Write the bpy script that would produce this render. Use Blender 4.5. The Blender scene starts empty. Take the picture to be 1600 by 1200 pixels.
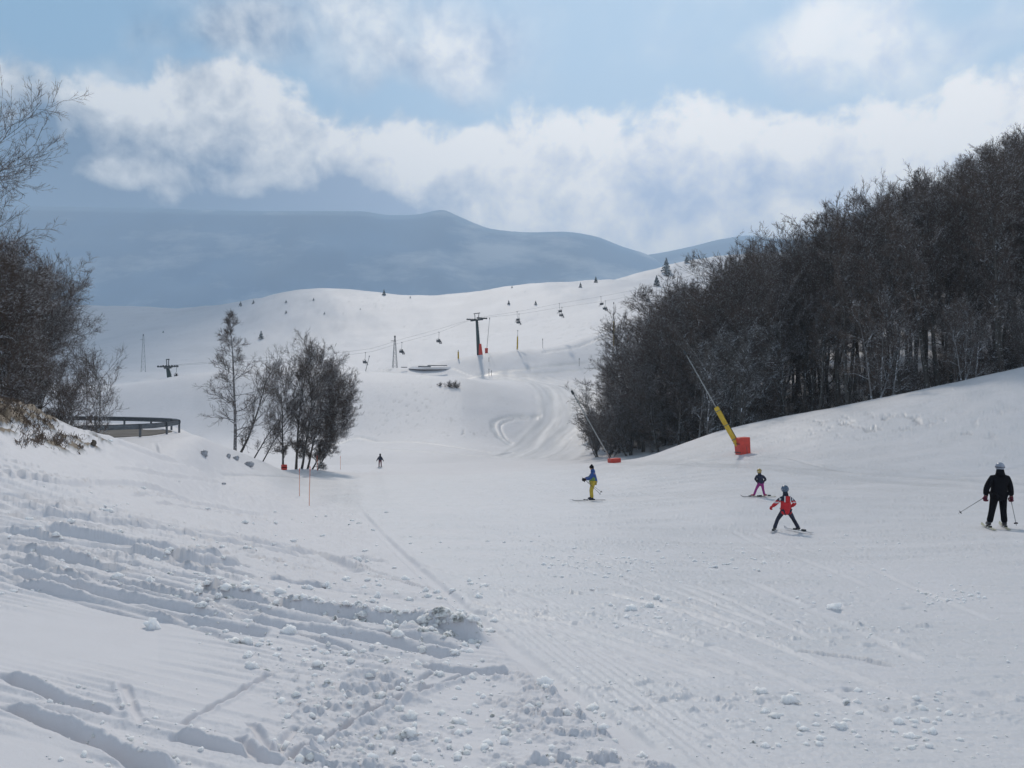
import bpy, math, random
import numpy as np
from mathutils import Vector, Matrix, Quaternion

C = bpy.context.scene.collection
R = math.radians
F = 1250.0                                     # focal length in pixels of the 1600 px wide photograph

# ------------------------------------------------------------------ camera, sky, sun, exposure
SUN_AZ, SUN_EL = R(-8), R(41)                  # sun ahead of the camera, a little to the left
cam_d = bpy.data.cameras.new('camera')
cam = bpy.data.objects.new('camera', cam_d); C.objects.link(cam)
cam.location = (0, 0, 0); cam.rotation_euler = (R(90), 0, 0)
cam_d.sensor_width = 36.0; cam_d.lens = 36.0 * F / 1600.0
cam_d.clip_start = 0.1; cam_d.clip_end = 60000
bpy.context.scene.camera = cam
VS = bpy.context.scene.view_settings
VS.view_transform = 'Standard'; VS.look = 'None'; VS.exposure = 0.0; VS.gamma = 1.0
cy = bpy.context.scene.cycles
cy.use_denoising = True
cy.max_bounces = 5; cy.diffuse_bounces = 3; cy.volume_bounces = 1; cy.glossy_bounces = 2

sun_d = bpy.data.lights.new('sun', 'SUN'); sun_d.energy = 2.2; sun_d.angle = R(3.0); sun_d.color = (1.0, 0.91, 0.80)
sun = bpy.data.objects.new('sun', sun_d); C.objects.link(sun)
sdir = Vector((math.sin(SUN_AZ)*math.cos(SUN_EL), math.cos(SUN_AZ)*math.cos(SUN_EL), math.sin(SUN_EL)))
sun.rotation_euler = (-sdir).to_track_quat('-Z', 'Y').to_euler()
SKY_STR = 0.1

class NT:
    """small helper for writing node trees"""
    def __init__(s, tree): s.t = tree; s.n = tree.nodes; s.l = tree.links
    def link(s, a, b): s.l.new(a, b)
    def put(s, sock, v):
        if hasattr(v, 'is_linked') or isinstance(v, bpy.types.NodeSocket): s.l.new(v, sock)
        else: sock.default_value = v
    def math(s, op, a, b=None, c=None, clamp=False):
        n = s.n.new('ShaderNodeMath'); n.operation = op; n.use_clamp = clamp
        s.put(n.inputs[0], a)
        if b is not None: s.put(n.inputs[1], b)
        if c is not None: s.put(n.inputs[2], c)
        return n.outputs[0]
    def vmath(s, op, a, b=None, out=0):
        n = s.n.new('ShaderNodeVectorMath'); n.operation = op
        s.put(n.inputs[0], a)
        if b is not None: s.put(n.inputs[1], b)
        return n.outputs[out]
    def noise(s, vec, scale, detail=4, rough=0.5, dist=0.0):
        n = s.n.new('ShaderNodeTexNoise'); n.inputs['Scale'].default_value = scale; n.inputs['Detail'].default_value = detail
        n.inputs['Roughness'].default_value = rough; n.inputs['Distortion'].default_value = dist
        if vec is not None: s.put(n.inputs['Vector'], vec)
        return n.outputs['Fac']
    def rng(s, v, a, b, c=0.0, d=1.0, smooth=False):
        n = s.n.new('ShaderNodeMapRange'); n.interpolation_type = 'SMOOTHSTEP' if smooth else 'LINEAR'
        s.put(n.inputs[0], v)
        for i, x in zip((1, 2, 3, 4), (a, b, c, d)): n.inputs[i].default_value = x
        return n.outputs[0]
    def mix(s, f, a, b):
        n = s.n.new('ShaderNodeMix'); n.data_type = 'RGBA'
        s.put(n.inputs[0], f)
        for i, v in ((6, a), (7, b)):
            s.put(n.inputs[i], v if not isinstance(v, tuple) else (v + (1.0,))[:4])
        return n.outputs[2]

def srgb(r, g, b):
    f = lambda c: (c/255/12.92) if c/255 <= 0.04045 else ((c/255+0.055)/1.055)**2.4
    return (f(r), f(g), f(b))

def ae(u, v):                                  # direction of a point of the view as azimuth, elevation
    x, z = (u-800)/F, (600-v)/F
    return math.atan2(x, 1), math.atan2(z, math.hypot(x, 1))

def build_world():
    w = bpy.data.worlds.new('World'); bpy.context.scene.world = w; w.use_nodes = True
    t = NT(w.node_tree); t.n.clear()
    out = t.n.new('ShaderNodeOutputWorld'); bg = t.n.new('ShaderNodeBackground'); bg.inputs[1].default_value = SKY_STR
    t.link(bg.outputs[0], out.inputs[0])
    sky = t.n.new('ShaderNodeTexSky'); sky.sky_type = 'NISHITA'; sky.sun_disc = False
    sky.sun_elevation = SUN_EL; sky.sun_rotation = SUN_AZ; sky.altitude = 1400; sky.air_density = 1.0; sky.dust_density = 0.6; sky.ozone_density = 1.5
    tc = t.n.new('ShaderNodeTexCoord'); sep = t.n.new('ShaderNodeSeparateXYZ'); t.link(tc.outputs['Generated'], sep.inputs[0])
    az = t.math('ARCTAN2', sep.outputs[0], sep.outputs[1]); el = t.math('ARCSINE', sep.outputs[2])
    cb = t.n.new('ShaderNodeCombineXYZ'); t.link(az, cb.inputs[0]); t.link(el, cb.inputs[1]); P = cb.outputs[0]
    # soft warp so that the cloud edges curl
    wn = t.n.new('ShaderNodeTexNoise'); wn.inputs['Scale'].default_value = 9.0; wn.inputs['Detail'].default_value = 5; t.link(P, wn.inputs['Vector'])
    wv = t.vmath('SUBTRACT', wn.outputs['Color'], (0.5, 0.5, 0.5))
    wv = t.vmath('MULTIPLY', wv, (0.11, 0.09, 0.0))
    PW = t.vmath('ADD', P, wv)
    def blobs(lst, src):
        acc = None
        for (u, v, su, sv, amp) in lst:
            a, e = ae(u, v)
            d = t.vmath('SUBTRACT', src, (a, e, 0.0)); d = t.vmath('MULTIPLY', d, (F/su, F/sv, 0.0))
            L = t.vmath('LENGTH', d, out=1)
            g = t.rng(L, 0.0, 1.0, amp, 0.0, True)
            acc = g if acc is None else t.math('ADD', acc, g)
        return acc
    # where there is cloud: the great bank and the thin veils, minus the blue openings
    bankline = [(-200, 30), (0, 58), (130, 95), (200, 120), (300, 85), (420, 100), (540, 165), (760, 165), (900, 150), (1080, 165), (1300, 160), (1420, 135), (1600, 100), (1900, 60)]
    crv = t.n.new('ShaderNodeFloatCurve'); cm = crv.mapping; cu = cm.curves[0]
    A0, A1 = ae(-200, 600)[0], ae(1900, 600)[0]
    pts = []
    for u, v in bankline:
        a, e = ae(u, v); pts.append(((a-A0)/(A1-A0), e/0.6))
    while len(cu.points) < len(pts): cu.points.new(0.5, 0.5)
    for p, q in zip(cu.points, pts): p.location = q
    cm.update()
    sepw = t.n.new('ShaderNodeSeparateXYZ'); t.link(PW, sepw.inputs[0])
    t.link(t.rng(sepw.outputs[0], A0, A1), crv.inputs['Value'])
    edge = t.math('MULTIPLY', crv.outputs[0], 0.6)
    under = t.math('SUBTRACT', edge, sepw.outputs[1])          # >0 below the top edge of the bank
    n1 = t.noise(P, 14.0, 7, 0.58, 0.25)
    n2 = t.noise(P, 5.0, 5, 0.55, 0.3)
    veil = blobs([(560, 30, 330, 150, 0.75), (330, 40, 160, 90, 0.8), (1290, 40, 170, 80, 0.75), (1590, 60, 140, 60, 0.35), (700, 100, 190, 60, 0.4),
                  (1380, 90, 200, 70, 0.3), (120, 15, 120, 60, -0.9), (150, 50, 60, 50, -0.4), (640, 160, 90, 40, -0.3), (850, 60, 330, 130, 0.30), (1150, 90, 260, 90, 0.28), (1520, 70, 220, 90, 0.30)], PW)
    m_bank = t.rng(t.math('ADD', under, t.math('MULTIPLY', t.math('SUBTRACT', n1, 0.5), 0.13)), -0.010, 0.026, 0.0, 1.0, True)
    m_veil = t.rng(t.math('ADD', veil, t.math('MULTIPLY', t.math('SUBTRACT', n2, 0.5), 2.2)), 0.0, 1.0, 0.0, 0.85, True)
    vhi = t.rng(el, 0.02, 0.6, 0.0, 1.0)
    mask = t.math('MAXIMUM', m_bank, m_veil)
    # light and shade inside the cloud
    li = blobs([(90, 95, 170, 60, 0.30), (240, 165, 150, 80, 0.30), (420, 160, 170, 90, 0.35), (520, 225, 130, 70, 0.28), (200, 278, 150, 45, 0.95), (480, 130, 120, 60, 0.2),
                (640, 225, 260, 75, 0.35), (720, 235, 170, 85, 0.3), (900, 190, 160, 70, 0.35), (880, 290, 200, 90, 0.25), (1080, 210, 180, 60, 0.35), (1300, 220, 220, 70, 0.40),
                (1500, 210, 220, 120, 0.42), (1560, 120, 150, 60, 0.2), (1010, 385, 110, 30, 0.30), (740, 350, 170, 60, 0.22), (1200, 350, 120, 40, 0.22),
                (560, 40, 260, 90, 0.35), (1300, 40, 200, 80, 0.45),
                (40, 230, 260, 120, -0.45), (300, 335, 420, 80, -0.75), (540, 325, 250, 55, -0.7), (360, 255, 110, 60, -0.30), (600, 310, 200, 60, -0.25), (60, 330, 300, 120, -0.35),
                (1020, 310, 260, 50, -0.30), (1200, 305, 240, 40, -0.22), (1270, 205, 110, 40, -0.12), (650, 170, 70, 40, -0.1)], PW)
    nb = t.math('MULTIPLY', t.math('SUBTRACT', n1, 0.5), 2.4)
    n3 = t.noise(P, 38.0, 6, 0.6, 0.4)
    nb = t.math('ADD', nb, t.math('MULTIPLY', t.math('SUBTRACT', n3, 0.5), 1.1))
    nb2 = t.math('MULTIPLY', t.math('SUBTRACT', n2, 0.5), 0.7)
    L = t.math('ADD', t.math('ADD', li, t.rng(az, -0.35, 0.1, 0.42, 0.60, True)), t.math('ADD', nb, nb2))
    rim = t.math('MULTIPLY', t.rng(under, 0.0, 0.09, 0.22, 0.0, True), m_bank)
    L = t.math('ADD', L, rim, clamp=True)
    k = 1.0/SKY_STR
    sc3 = lambda c, m=1.0: tuple(x*k*m for x in c)
    # the whole picture grows brighter from the left to the right, towards the open sky
    lr = t.rng(az, -0.6, 0.25, 0.0, 1.0, True)
    dark = t.mix(lr, sc3(srgb(70, 114, 154), 1.0), sc3(srgb(172, 190, 220), 1.3))
    light = t.mix(lr, sc3(srgb(222, 224, 226), 1.35), sc3(srgb(244, 242, 240), 1.4))
    cloud = t.mix(L, dark, light)
    over = t.rng(el, 0.46, 0.75, 0.0, 0.75, True)
    blue = t.mix(lr, sc3(srgb(128, 178, 212), 1.15), sc3(srgb(188, 216, 238), 1.3))
    skyc = t.mix(0.75, sky.outputs[0], blue)
    col = t.mix(mask, skyc, cloud)
    col = t.mix(over, col, sc3((0.27, 0.27, 0.285)))     # grey cloud veil above the view, added to mute the blue skylight
    t.link(col, bg.inputs[0])
build_world()

# ------------------------------------------------------------------ object helpers
def tag(o, label=None, cat=None, group=None, kind=None):
    if label: o['label'] = label
    if cat: o['category'] = cat
    if group: o['group'] = group
    if kind: o['kind'] = kind
    return o

def empty(name, loc=(0, 0, 0), rz=0.0, label=None, cat=None, group=None):
    o = bpy.data.objects.new(name, None); C.objects.link(o); o.location = loc; o.rotation_euler = (0, 0, rz)
    o.empty_display_size = 0.2
    return tag(o, label, cat, group)

def mesh_from(name, V, faces, mats, parent=None, smooth=True, mi=None, loc=None):
    me = bpy.data.meshes.new(name)
    V = np.asarray(V, dtype=np.float32)
    if isinstance(faces, np.ndarray):
        n, k = faces.shape
        me.vertices.add(len(V)); me.vertices.foreach_set('co', V.ravel())
        me.loops.add(n*k); me.loops.foreach_set('vertex_index', faces.ravel().astype(np.int32))
        me.polygons.add(n); me.polygons.foreach_set('loop_start', np.arange(0, n*k, k, dtype=np.int32))
        me.polygons.foreach_set('loop_total', np.full(n, k, dtype=np.int32))
        me.update(calc_edges=True)
    else:
        me.from_pydata([tuple(map(float, v)) for v in V], [], faces); me.update()
    for m in (mats if isinstance(mats, (list, tuple)) else [mats]): me.materials.append(m)
    me.polygons.foreach_set('use_smooth', np.full(len(me.polygons), smooth, dtype=bool))
    if mi is not None: me.polygons.foreach_set('material_index', np.asarray(mi, dtype=np.int32))
    me.update()
    o = bpy.data.objects.new(name, me); C.objects.link(o)
    if parent: o.parent = parent
    if loc is not None: o.location = loc
    return o

class MB:
    """collects boxes, tubes and lofts and links them as ONE mesh object"""
    def __init__(s): s.v = []; s.f = []
    def box(s, c, size, rot=None, taper=1.0):
        b = len(s.v); x, y, z = (k/2 for k in size)
        for sz in (-1, 1):
            q = taper if sz > 0 else 1.0
            for sx, sy in ((-1, -1), (1, -1), (1, 1), (-1, 1)):
                p = Vector((sx*x*q, sy*y*q, sz*z))
                if rot is not None: p = rot @ p
                s.v.append(tuple(p + Vector(c)))
        s.f += [tuple(b+i for i in q) for q in ((3, 2, 1, 0), (4, 5, 6, 7), (0, 1, 5, 4), (1, 2, 6, 5), (2, 3, 7, 6), (3, 0, 4, 7))]
        return s
    def tube(s, pts, rad, n=8, caps=True):
        pts = [Vector(p) for p in pts]
        if not hasattr(rad, '__len__'): rad = [rad]*len(pts)
        rings = []; ref = None
        for i, p in enumerate(pts):
            d = (pts[min(i+1, len(pts)-1)] - pts[max(i-1, 0)]).normalized()
            if ref is None:
                ref = d.orthogonal().normalized()
            else:
                ref = (ref - d*ref.dot(d)).normalized()
            e = d.cross(ref); b = len(s.v)
            for k in range(n):
                a = 2*math.pi*k/n
                s.v.append(tuple(p + (ref*math.cos(a) + e*math.sin(a))*rad[i]))
            rings.append(b)
        for a, b in zip(rings, rings[1:]):
            for k in range(n): s.f.append((a+k, a+(k+1) % n, b+(k+1) % n, b+k))
        if caps:
            s.f.append(tuple(rings[0]+k for k in reversed(range(n)))); s.f.append(tuple(rings[-1]+k for k in range(n)))
        return s
    def ball(s, c, r, n=10, m=7):
        c = Vector(c); r = r if hasattr(r, '__len__') else (r, r, r); b = len(s.v)
        for j in range(m+1):
            th = math.pi*j/m
            for k in range(n):
                a = 2*math.pi*k/n
                s.v.append((c.x+r[0]*math.sin(th)*math.cos(a), c.y+r[1]*math.sin(th)*math.sin(a), c.z+r[2]*math.cos(th)))
        for j in range(m):
            for k in range(n):
                s.f.append((b+j*n+k, b+(j+1)*n+k, b+(j+1)*n+(k+1) % n, b+j*n+(k+1) % n))
        return s
    def build(s, name, mat, parent=None, smooth=True, loc=None, off=None):
        v = s.v if off is None else [(a-off[0], b-off[1], c-off[2]) for a, b, c in s.v]
        o = mesh_from(name, v, s.f, mat, parent, smooth, loc=loc)
        return o

def copy_tree(o, parent=None):
    c = o.copy(); C.objects.link(c); c.parent = parent
    for ch in list(o.children): copy_tree(ch, c)
    return c

# ------------------------------------------------------------------ materials
def mat(name, col, rough=0.7, metal=0.0, var=0.15, scale=6.0, bump=0.0, spec=0.5, col2=None):
    m = bpy.data.materials.new(name); m.use_nodes = True
    t = NT(m.node_tree); b = t.n['Principled BSDF']
    tc = t.n.new('ShaderNodeTexCoord')
    n = t.noise(tc.outputs['Object'], scale, 5, 0.6)
    c2 = col2 or tuple(c*(1-var*1.6) for c in col)
    t.link(t.mix(t.rng(n, 0.3, 0.7), c2, tuple(min(1, c*(1+var)) for c in col)), b.inputs['Base Color'])
    b.inputs['Roughness'].default_value = rough; b.inputs['Metallic'].default_value = metal
    b.inputs['Specular IOR Level'].default_value = spec
    if bump:
        bp = t.n.new('ShaderNodeBump'); bp.inputs['Strength'].default_value = bump; bp.inputs['Distance'].default_value = 0.02
        t.link(n, bp.inputs['Height']); t.link(bp.outputs[0], b.inputs['Normal'])
    return m

def snow_mat(name, base=(0.715, 0.70, 0.722), groom=True):
    m = bpy.data.materials.new(name); m.use_nodes = True
    t = NT(m.node_tree); b = t.n['Principled BSDF']
    geo = t.n.new('ShaderNodeNewGeometry'); P = geo.outputs['Position']
    n_big = t.noise(P, 0.05, 4, 0.55); n_mid = t.noise(P, 1.6, 6, 0.65); n_fine = t.noise(P, 28.0, 5, 0.7)
    c = t.mix(t.rng(n_big, 0.35, 0.65), tuple(x*0.95 for x in base), base)
    c = t.mix(t.rng(n_mid, 0.42, 0.70, 0.0, 0.6), c, tuple(x*0.90 for x in base))
    if groom:
        at = t.n.new('ShaderNodeAttribute'); at.attribute_name = 'dirt_tone'
        earth = t.rng(at.outputs['Fac'], 1.1, 1.7)
        c = t.mix(t.math('MULTIPLY', at.outputs['Fac'], 1.0, clamp=True), c, t.mix(earth, (0.34, 0.35, 0.37), (0.15, 0.115, 0.08)))
        ag = t.n.new('ShaderNodeAttribute'); ag.attribute_name = 'groom'
        c = t.mix(t.math('MULTIPLY', ag.outputs['Fac'], t.rng(n_mid, 0.35, 0.7, 0.25, 0.75)), c, (0.66, 0.665, 0.68))
        ro = t.rng(ag.outputs['Fac'], 0.0, 1.0, 0.62, 0.40)
        t.link(ro, b.inputs['Roughness'])
    else:
        b.inputs['Roughness'].default_value = 0.62
    t.link(c, b.inputs['Base Color']); b.inputs['Specular IOR Level'].default_value = 0.15
    h = t.math('ADD', t.math('MULTIPLY', n_fine, 0.35), t.math('MULTIPLY', n_mid, 1.0))
    bp = t.n.new('ShaderNodeBump'); bp.inputs['Strength'].default_value = 0.35; bp.inputs['Distance'].default_value = 0.03
    t.link(h, bp.inputs['Height']); t.link(bp.outputs[0], b.inputs['Normal'])
    if not groom:                               # loose lumps let some light through
        b.inputs['Subsurface Weight'].default_value = .8; b.inputs['Subsurface Radius'].default_value = (1.0, 1.0, 1.1); b.inputs['Subsurface Scale'].default_value = .12
    return m

M = {}
M['snow'] = snow_mat('snow'); M['snow_lump'] = snow_mat('snow_lump', (.90, .905, .91), groom=False)
M['snow_far'] = snow_mat('snow_far'); 
def bark_mat(name, dark, light, frost, snowy):
    m = bpy.data.materials.new(name); m.use_nodes = True
    t = NT(m.node_tree); b = t.n['Principled BSDF']; geo = t.n.new('ShaderNodeNewGeometry')
    tc = t.n.new('ShaderNodeTexCoord')
    n = t.noise(tc.outputs['Object'], 3.0, 5, 0.7); n2 = t.noise(tc.outputs['Object'], 1.3, 3, 0.6); n3 = t.noise(tc.outputs['Object'], 7.0, 3, 0.6)
    c = t.mix(t.rng(n, 0.35, 0.65), dark, light)
    sep = t.n.new('ShaderNodeSeparateXYZ'); t.link(geo.outputs['Normal'], sep.inputs[0])
    up = t.rng(sep.outputs[2], 0.25, 0.6)
    f = t.math('MULTIPLY', up, t.rng(n3, 0.56-0.12*snowy, 0.62-0.12*snowy))
    f = t.math('MAXIMUM', f, t.math('MULTIPLY', t.rng(t.math('ADD', n3, t.math('MULTIPLY', n2, 0.6)), 0.98-frost, 1.06-frost), 0.8))
    c = t.mix(f, c, (0.72, 0.75, 0.80))
    t.link(c, b.inputs['Base Color']); b.inputs['Roughness'].default_value = 0.9; b.inputs['Specular IOR Level'].default_value = 0.2
    return m
M['bark'] = bark_mat('beech_bark', (0.055, 0.048, 0.042), (0.12, 0.11, 0.10), 0.06, 0.8)
M['twig'] = bark_mat('beech_twigs', (0.068, 0.050, 0.040), (0.135, 0.104, 0.086), 0.05, 0.7)
M['bark_pale'] = bark_mat('frosted_bark', (0.11, 0.105, 0.10), (0.24, 0.23, 0.23), 0.10, 1.0)
M['conifer'] = bark_mat('conifer_needles', (0.035, 0.05, 0.045), (0.06, 0.08, 0.07), 0.05, 0.6)
M['grass'] = mat('dry_grass', (0.17, 0.125, 0.095), 0.95, var=0.35, scale=9)
M['soil'] = mat('soil', (0.13, 0.105, 0.08), 0.95, var=0.35, scale=5, bump=0.6)
M['galv'] = mat('galvanised_steel', (0.15, 0.165, 0.18), 0.5, 0.6, 0.2)
M['dark_steel'] = mat('dark_steel', (0.045, 0.055, 0.06), 0.5, 0.4)
M['green_steel'] = mat('green_grey_steel', (0.05, 0.075, 0.075), 0.55, 0.3)
M['red_pad'] = mat('red_vinyl', (0.62, 0.055, 0.035), 0.55, var=0.12, scale=2.5, bump=0.2)
M['yellow'] = mat('yellow_foam', (0.62, 0.40, 0.03), 0.6, var=0.12, scale=4)
M['pipe'] = mat('aluminium_pipe', (0.33, 0.33, 0.32), 0.45, 0.5)
M['orange'] = mat('orange_plastic', (0.70, 0.16, 0.05), 0.5)
M['rock'] = mat('grey_stone', (0.38, 0.39, 0.42), 0.9, var=0.3, scale=4, bump=0.6)
M['concrete'] = mat('concrete', (0.17, 0.17, 0.18), 0.9, var=0.2, scale=2, bump=0.3)
M['road'] = mat('wet_verge', (0.10, 0.09, 0.08), 0.85, var=0.3, scale=0.8, bump=0.3)
M['rope'] = mat('steel_rope', (0.07, 0.07, 0.08), 0.6, 0.3)
M['black'] = mat('black_cloth', (0.006, 0.006, 0.009), 0.9, var=0.3, spec=0.15)
M['navy'] = mat('navy_cloth', (0.018, 0.022, 0.045), 0.8, var=0.3)
M['red'] = mat('red_cloth', (0.55, 0.015, 0.022), 0.7)
M['white'] = mat('white_cloth', (0.60, 0.60, 0.62), 0.6)
M['blue'] = mat('blue_cloth', (0.02, 0.075, 0.26), 0.7)
M['green'] = mat('green_cloth', (0.16, 0.27, 0.08), 0.75)
M['yellow_cloth'] = mat('yellow_cloth', (0.52, 0.38, 0.04), 0.75)
M['magenta'] = mat('magenta_cloth', (0.30, 0.030, 0.20), 0.75)
M['maroon'] = mat('maroon_cloth', (0.12, 0.012, 0.03), 0.8)
M['skin'] = mat('skin', (0.45, 0.26, 0.19), 0.6, var=0.05)
M['helmet_grey'] = mat('grey_shell', (0.30, 0.33, 0.40), 0.25, var=0.2, scale=12)
M['helmet_blue'] = mat('blue_grey_shell', (0.09, 0.13, 0.19), 0.25, var=0.3, scale=12)
M['helmet_gold'] = mat('gold_shell', (0.38, 0.27, 0.08), 0.3, var=0.2)
M['boot'] = mat('ski_boot_plastic', (0.03, 0.03, 0.035), 0.35)
M['boot_pink'] = mat('pink_boot_plastic', (0.30, 0.02, 0.07), 0.4)
M['ski_dark'] = mat('dark_ski', (0.03, 0.035, 0.05), 0.3)
M['ski_pale'] = mat('pale_ski', (0.45, 0.42, 0.28), 0.3)
M['ski_white'] = mat('white_ski', (0.5, 0.5, 0.52), 0.3)
# ------------------------------------------------------------------ terrain: a loft through named lines of the hillside
def pchip_slopes(x, y):
    h = x[1:]-x[:-1]; d = (y[1:]-y[:-1])/h
    m = np.zeros_like(y)
    a, b = d[:-1], d[1:]; w1 = 2*h[1:]+h[:-1]; w2 = h[1:]+2*h[:-1]
    ok = a*b > 0
    with np.errstate(divide='ignore', invalid='ignore'):
        mm = (w1+w2)/(w1/np.where(ok, a, 1)+w2/np.where(ok, b, 1))
    m[1:-1] = np.where(ok, mm, 0); m[0] = d[0]; m[-1] = d[-1]
    return m
def hermite(x0, x1, y0, y1, m0, m1, x):
    h = x1-x0; t = np.clip((x-x0)/h, 0, 1)
    return (2*t**3-3*t**2+1)*y0 + (t**3-2*t**2+t)*h*m0 + (-2*t**3+3*t**2)*y1 + (t**3-t**2)*h*m1
def pchip(xk, yk, x):
    xk = np.asarray(xk, float); yk = np.asarray(yk, float)
    if len(xk) == 1: return np.full_like(x, yk[0])
    m = pchip_slopes(xk, yk); i = np.clip(np.searchsorted(xk, x, side='right')-1, 0, len(xk)-2)
    return hermite(xk[i], xk[i+1], yk[i], yk[i+1], m[i], m[i+1], x)

def zv(v, Y): return (600-v)/F*Y
def plane(u, Y):
    X = (u-800)/F*Y
    return -1.6 - .111*Y + (.12*max(0, -X-0.5) if X < -0.5 else 0)
US = [-600, -200, 0, 200, 400, 560, 800, 1100, 1600, 2200]
def v_(u, v, Y): return (u, Y, zv(v, Y))
LINES = [
 [(u, 0.6, plane(u, .6)) for u in US],
 [(u, 4.0, plane(u, 4.)) for u in US],
 [(u, 8.0, plane(u, 8.)) for u in US],
 [(-600, 13, -.4), v_(0, 735, 13), v_(200, 790, 13), v_(400, 850, 13), (560, 13, -3.04), (900, 13, -3.04), (1600, 13, -3.0), (2200, 13, -2.9)],
 [(-600, 15.5, .1), v_(0, 674, 16), v_(100, 704, 17.5), v_(200, 728, 19), v_(350, 790, 23), v_(480, 828, 23), v_(600, 830, 22.4), v_(900, 830, 22.4), v_(1228, 832, 22.6), v_(1565, 824, 21.8), v_(2200, 810, 22)],
 [(-600, 18.5, .8), v_(0, 628, 19), v_(45, 640, 19.2), v_(75, 655, 19.6), v_(100, 665, 20), v_(200, 691, 24), v_(300, 730, 29), v_(350, 756, 32), v_(420, 779, 34), v_(480, 796, 36), v_(560, 793, 36), v_(925, 787, 36), v_(1190, 776, 32), v_(1560, 772, 34), v_(2200, 745, 34)],
 [(-600, 30, -2), (0, 28, -3.0), (90, 29, -3.2), (200, 33, -4.3), (300, 36, -5.3), (350, 39, -5.5), v_(420, 782, 40), v_(484, 789, 42), v_(560, 777, 44), v_(925, 774, 44), v_(1190, 757, 42), v_(1560, 748, 42), v_(2200, 720, 42)],
 [(-600, 44, -2.9), (0, 44, -3.1), (60, 44, -3.1), (200, 44, -3.1), (270, 46, -3.1), (300, 48.5, -3.15), v_(340, 695, 52), v_(420, 728, 58), v_(484, 756, 58), v_(560, 755, 60), v_(925, 747, 60), v_(1000, 738, 58), v_(1100, 724, 58), v_(1160, 716, 58), v_(1300, 712, 52), v_(1450, 700, 50), v_(1600, 690, 48), v_(2200, 640, 46)],
 [(-600, 62, -3.05), (0, 62, -3.1), (200, 62, -3.1), (255, 60, -3.1), (290, 57, -3.4), (340, 60, -5.3), (420, 70, -7.6), v_(484, 734, 75), v_(560, 739, 80), v_(700, 739, 80), v_(850, 731, 80), v_(925, 726, 82), v_(960, 721, 88), v_(1000, 716, 86), v_(1050, 700, 82), v_(1100, 682, 79), v_(1150, 667, 76), v_(1200, 656, 74), v_(1300, 637, 70), v_(1400, 617, 67), v_(1500, 596, 65), v_(1600, 573, 63), v_(1900, 500, 60), (2200, 58, 6)],
 [(-600, 95, -6), (0, 95, -7), (285, 90, -8.2), (420, 100, -10), (484, 106, -11.1), v_(594, 731, 106), v_(750, 723, 110), v_(900, 717, 110), (960, 108, -10), (1050, 100, -8.3), (1130, 94, -6.0), (1300, 84, -3.3), (1450, 80, -.8), v_(1600, 577, 76), (2200, 70, 8)],
 [(-600, 130, -9), (0, 130, -10), (300, 130, -10), v_(450, 697, 130), v_(560, 693, 130), v_(700, 692, 130), v_(800, 700, 132), v_(900, 703, 132), (1000, 130, -7.5), (1300, 130, 4), (1600, 130, 16), (2200, 130, 30)],
 [(-600, 165, 0), (0, 165, 0), v_(200, 601, 165), v_(250, 590, 167), v_(300, 585, 169), v_(400, 577, 172), v_(470, 575, 174), v_(560, 580, 175), v_(640, 586, 175), v_(700, 590, 175), v_(740, 594, 172), v_(800, 607, 169), v_(860, 618, 167), v_(920, 616, 165), (1000, 165, .5), (1300, 165, 14), (1600, 165, 32), (2200, 165, 50)],
 [(-600, 195, -5), (0, 195, -5), (400, 195, -3), v_(560, 592, 195), v_(640, 593, 195), v_(700, 594, 195), v_(780, 593, 195), v_(850, 596, 195), v_(940, 594, 195), v_(1000, 585, 195), (1300, 195, 22), (1600, 195, 42), (2200, 195, 62)],
 [(-600, 215, -5), (0, 215, -6), (400, 215, -1), v_(500, 592, 214), v_(560, 582, 213), v_(620, 573, 213), v_(660, 568, 213), v_(700, 563, 214), v_(745, 553, 216), v_(800, 549, 218), v_(850, 545, 222), v_(900, 532, 230), v_(945, 512, 240), v_(1000, 491, 250), v_(1100, 462, 255), (1300, 250, 42), (1600, 250, 62), (2200, 250, 80)],
 [(-600, 330, 2), (0, 330, 3), (262, 330, 5), (400, 330, 4), (560, 330, 3), (745, 330, 9), (1000, 340, 24), (1100, 340, 34), (1300, 340, 55), (1600, 340, 75), (2200, 340, 90)],
 [v_(-600, 560, 460), v_(0, 560, 460), v_(300, 550, 450), v_(500, 535, 450), v_(750, 518, 450), v_(1000, 476, 450), v_(1300, 440, 450), v_(1600, 430, 450), v_(2200, 430, 450)],
 [v_(-600, 500, 900), v_(0, 500, 900), v_(140, 482, 900), v_(160, 479, 900), v_(205, 492, 880), v_(245, 487, 860), v_(300, 489, 820), v_(340, 484, 760), v_(370, 473, 700), v_(430, 460, 660), v_(510, 453, 640), v_(600, 460, 640), v_(690, 464, 640), v_(750, 458, 640), v_(850, 446, 640), v_(950, 439, 640), v_(1060, 433, 640), v_(1130, 426, 640), v_(1300, 405, 640), v_(1600, 390, 640), v_(2200, 390, 640)],
 [v_(-600, 520, 1000), v_(300, 508, 950), v_(600, 478, 740), v_(950, 452, 730), v_(1300, 420, 730), v_(2200, 400, 730)],
 [v_(-600, 520, 1150), v_(300, 505, 1100), v_(600, 480, 900), v_(930, 452, 860), v_(960, 440, 860), v_(1000, 424, 860), v_(1060, 411, 860), v_(1100, 405, 860), v_(1200, 396, 860), v_(1300, 390, 860), v_(2200, 380, 860)],
 [(-600, 1500, 0), (2200, 1400, 20)],
 [(-600, 2400, -90), (2200, 2400, -90)],
]
_TAB = []
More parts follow.
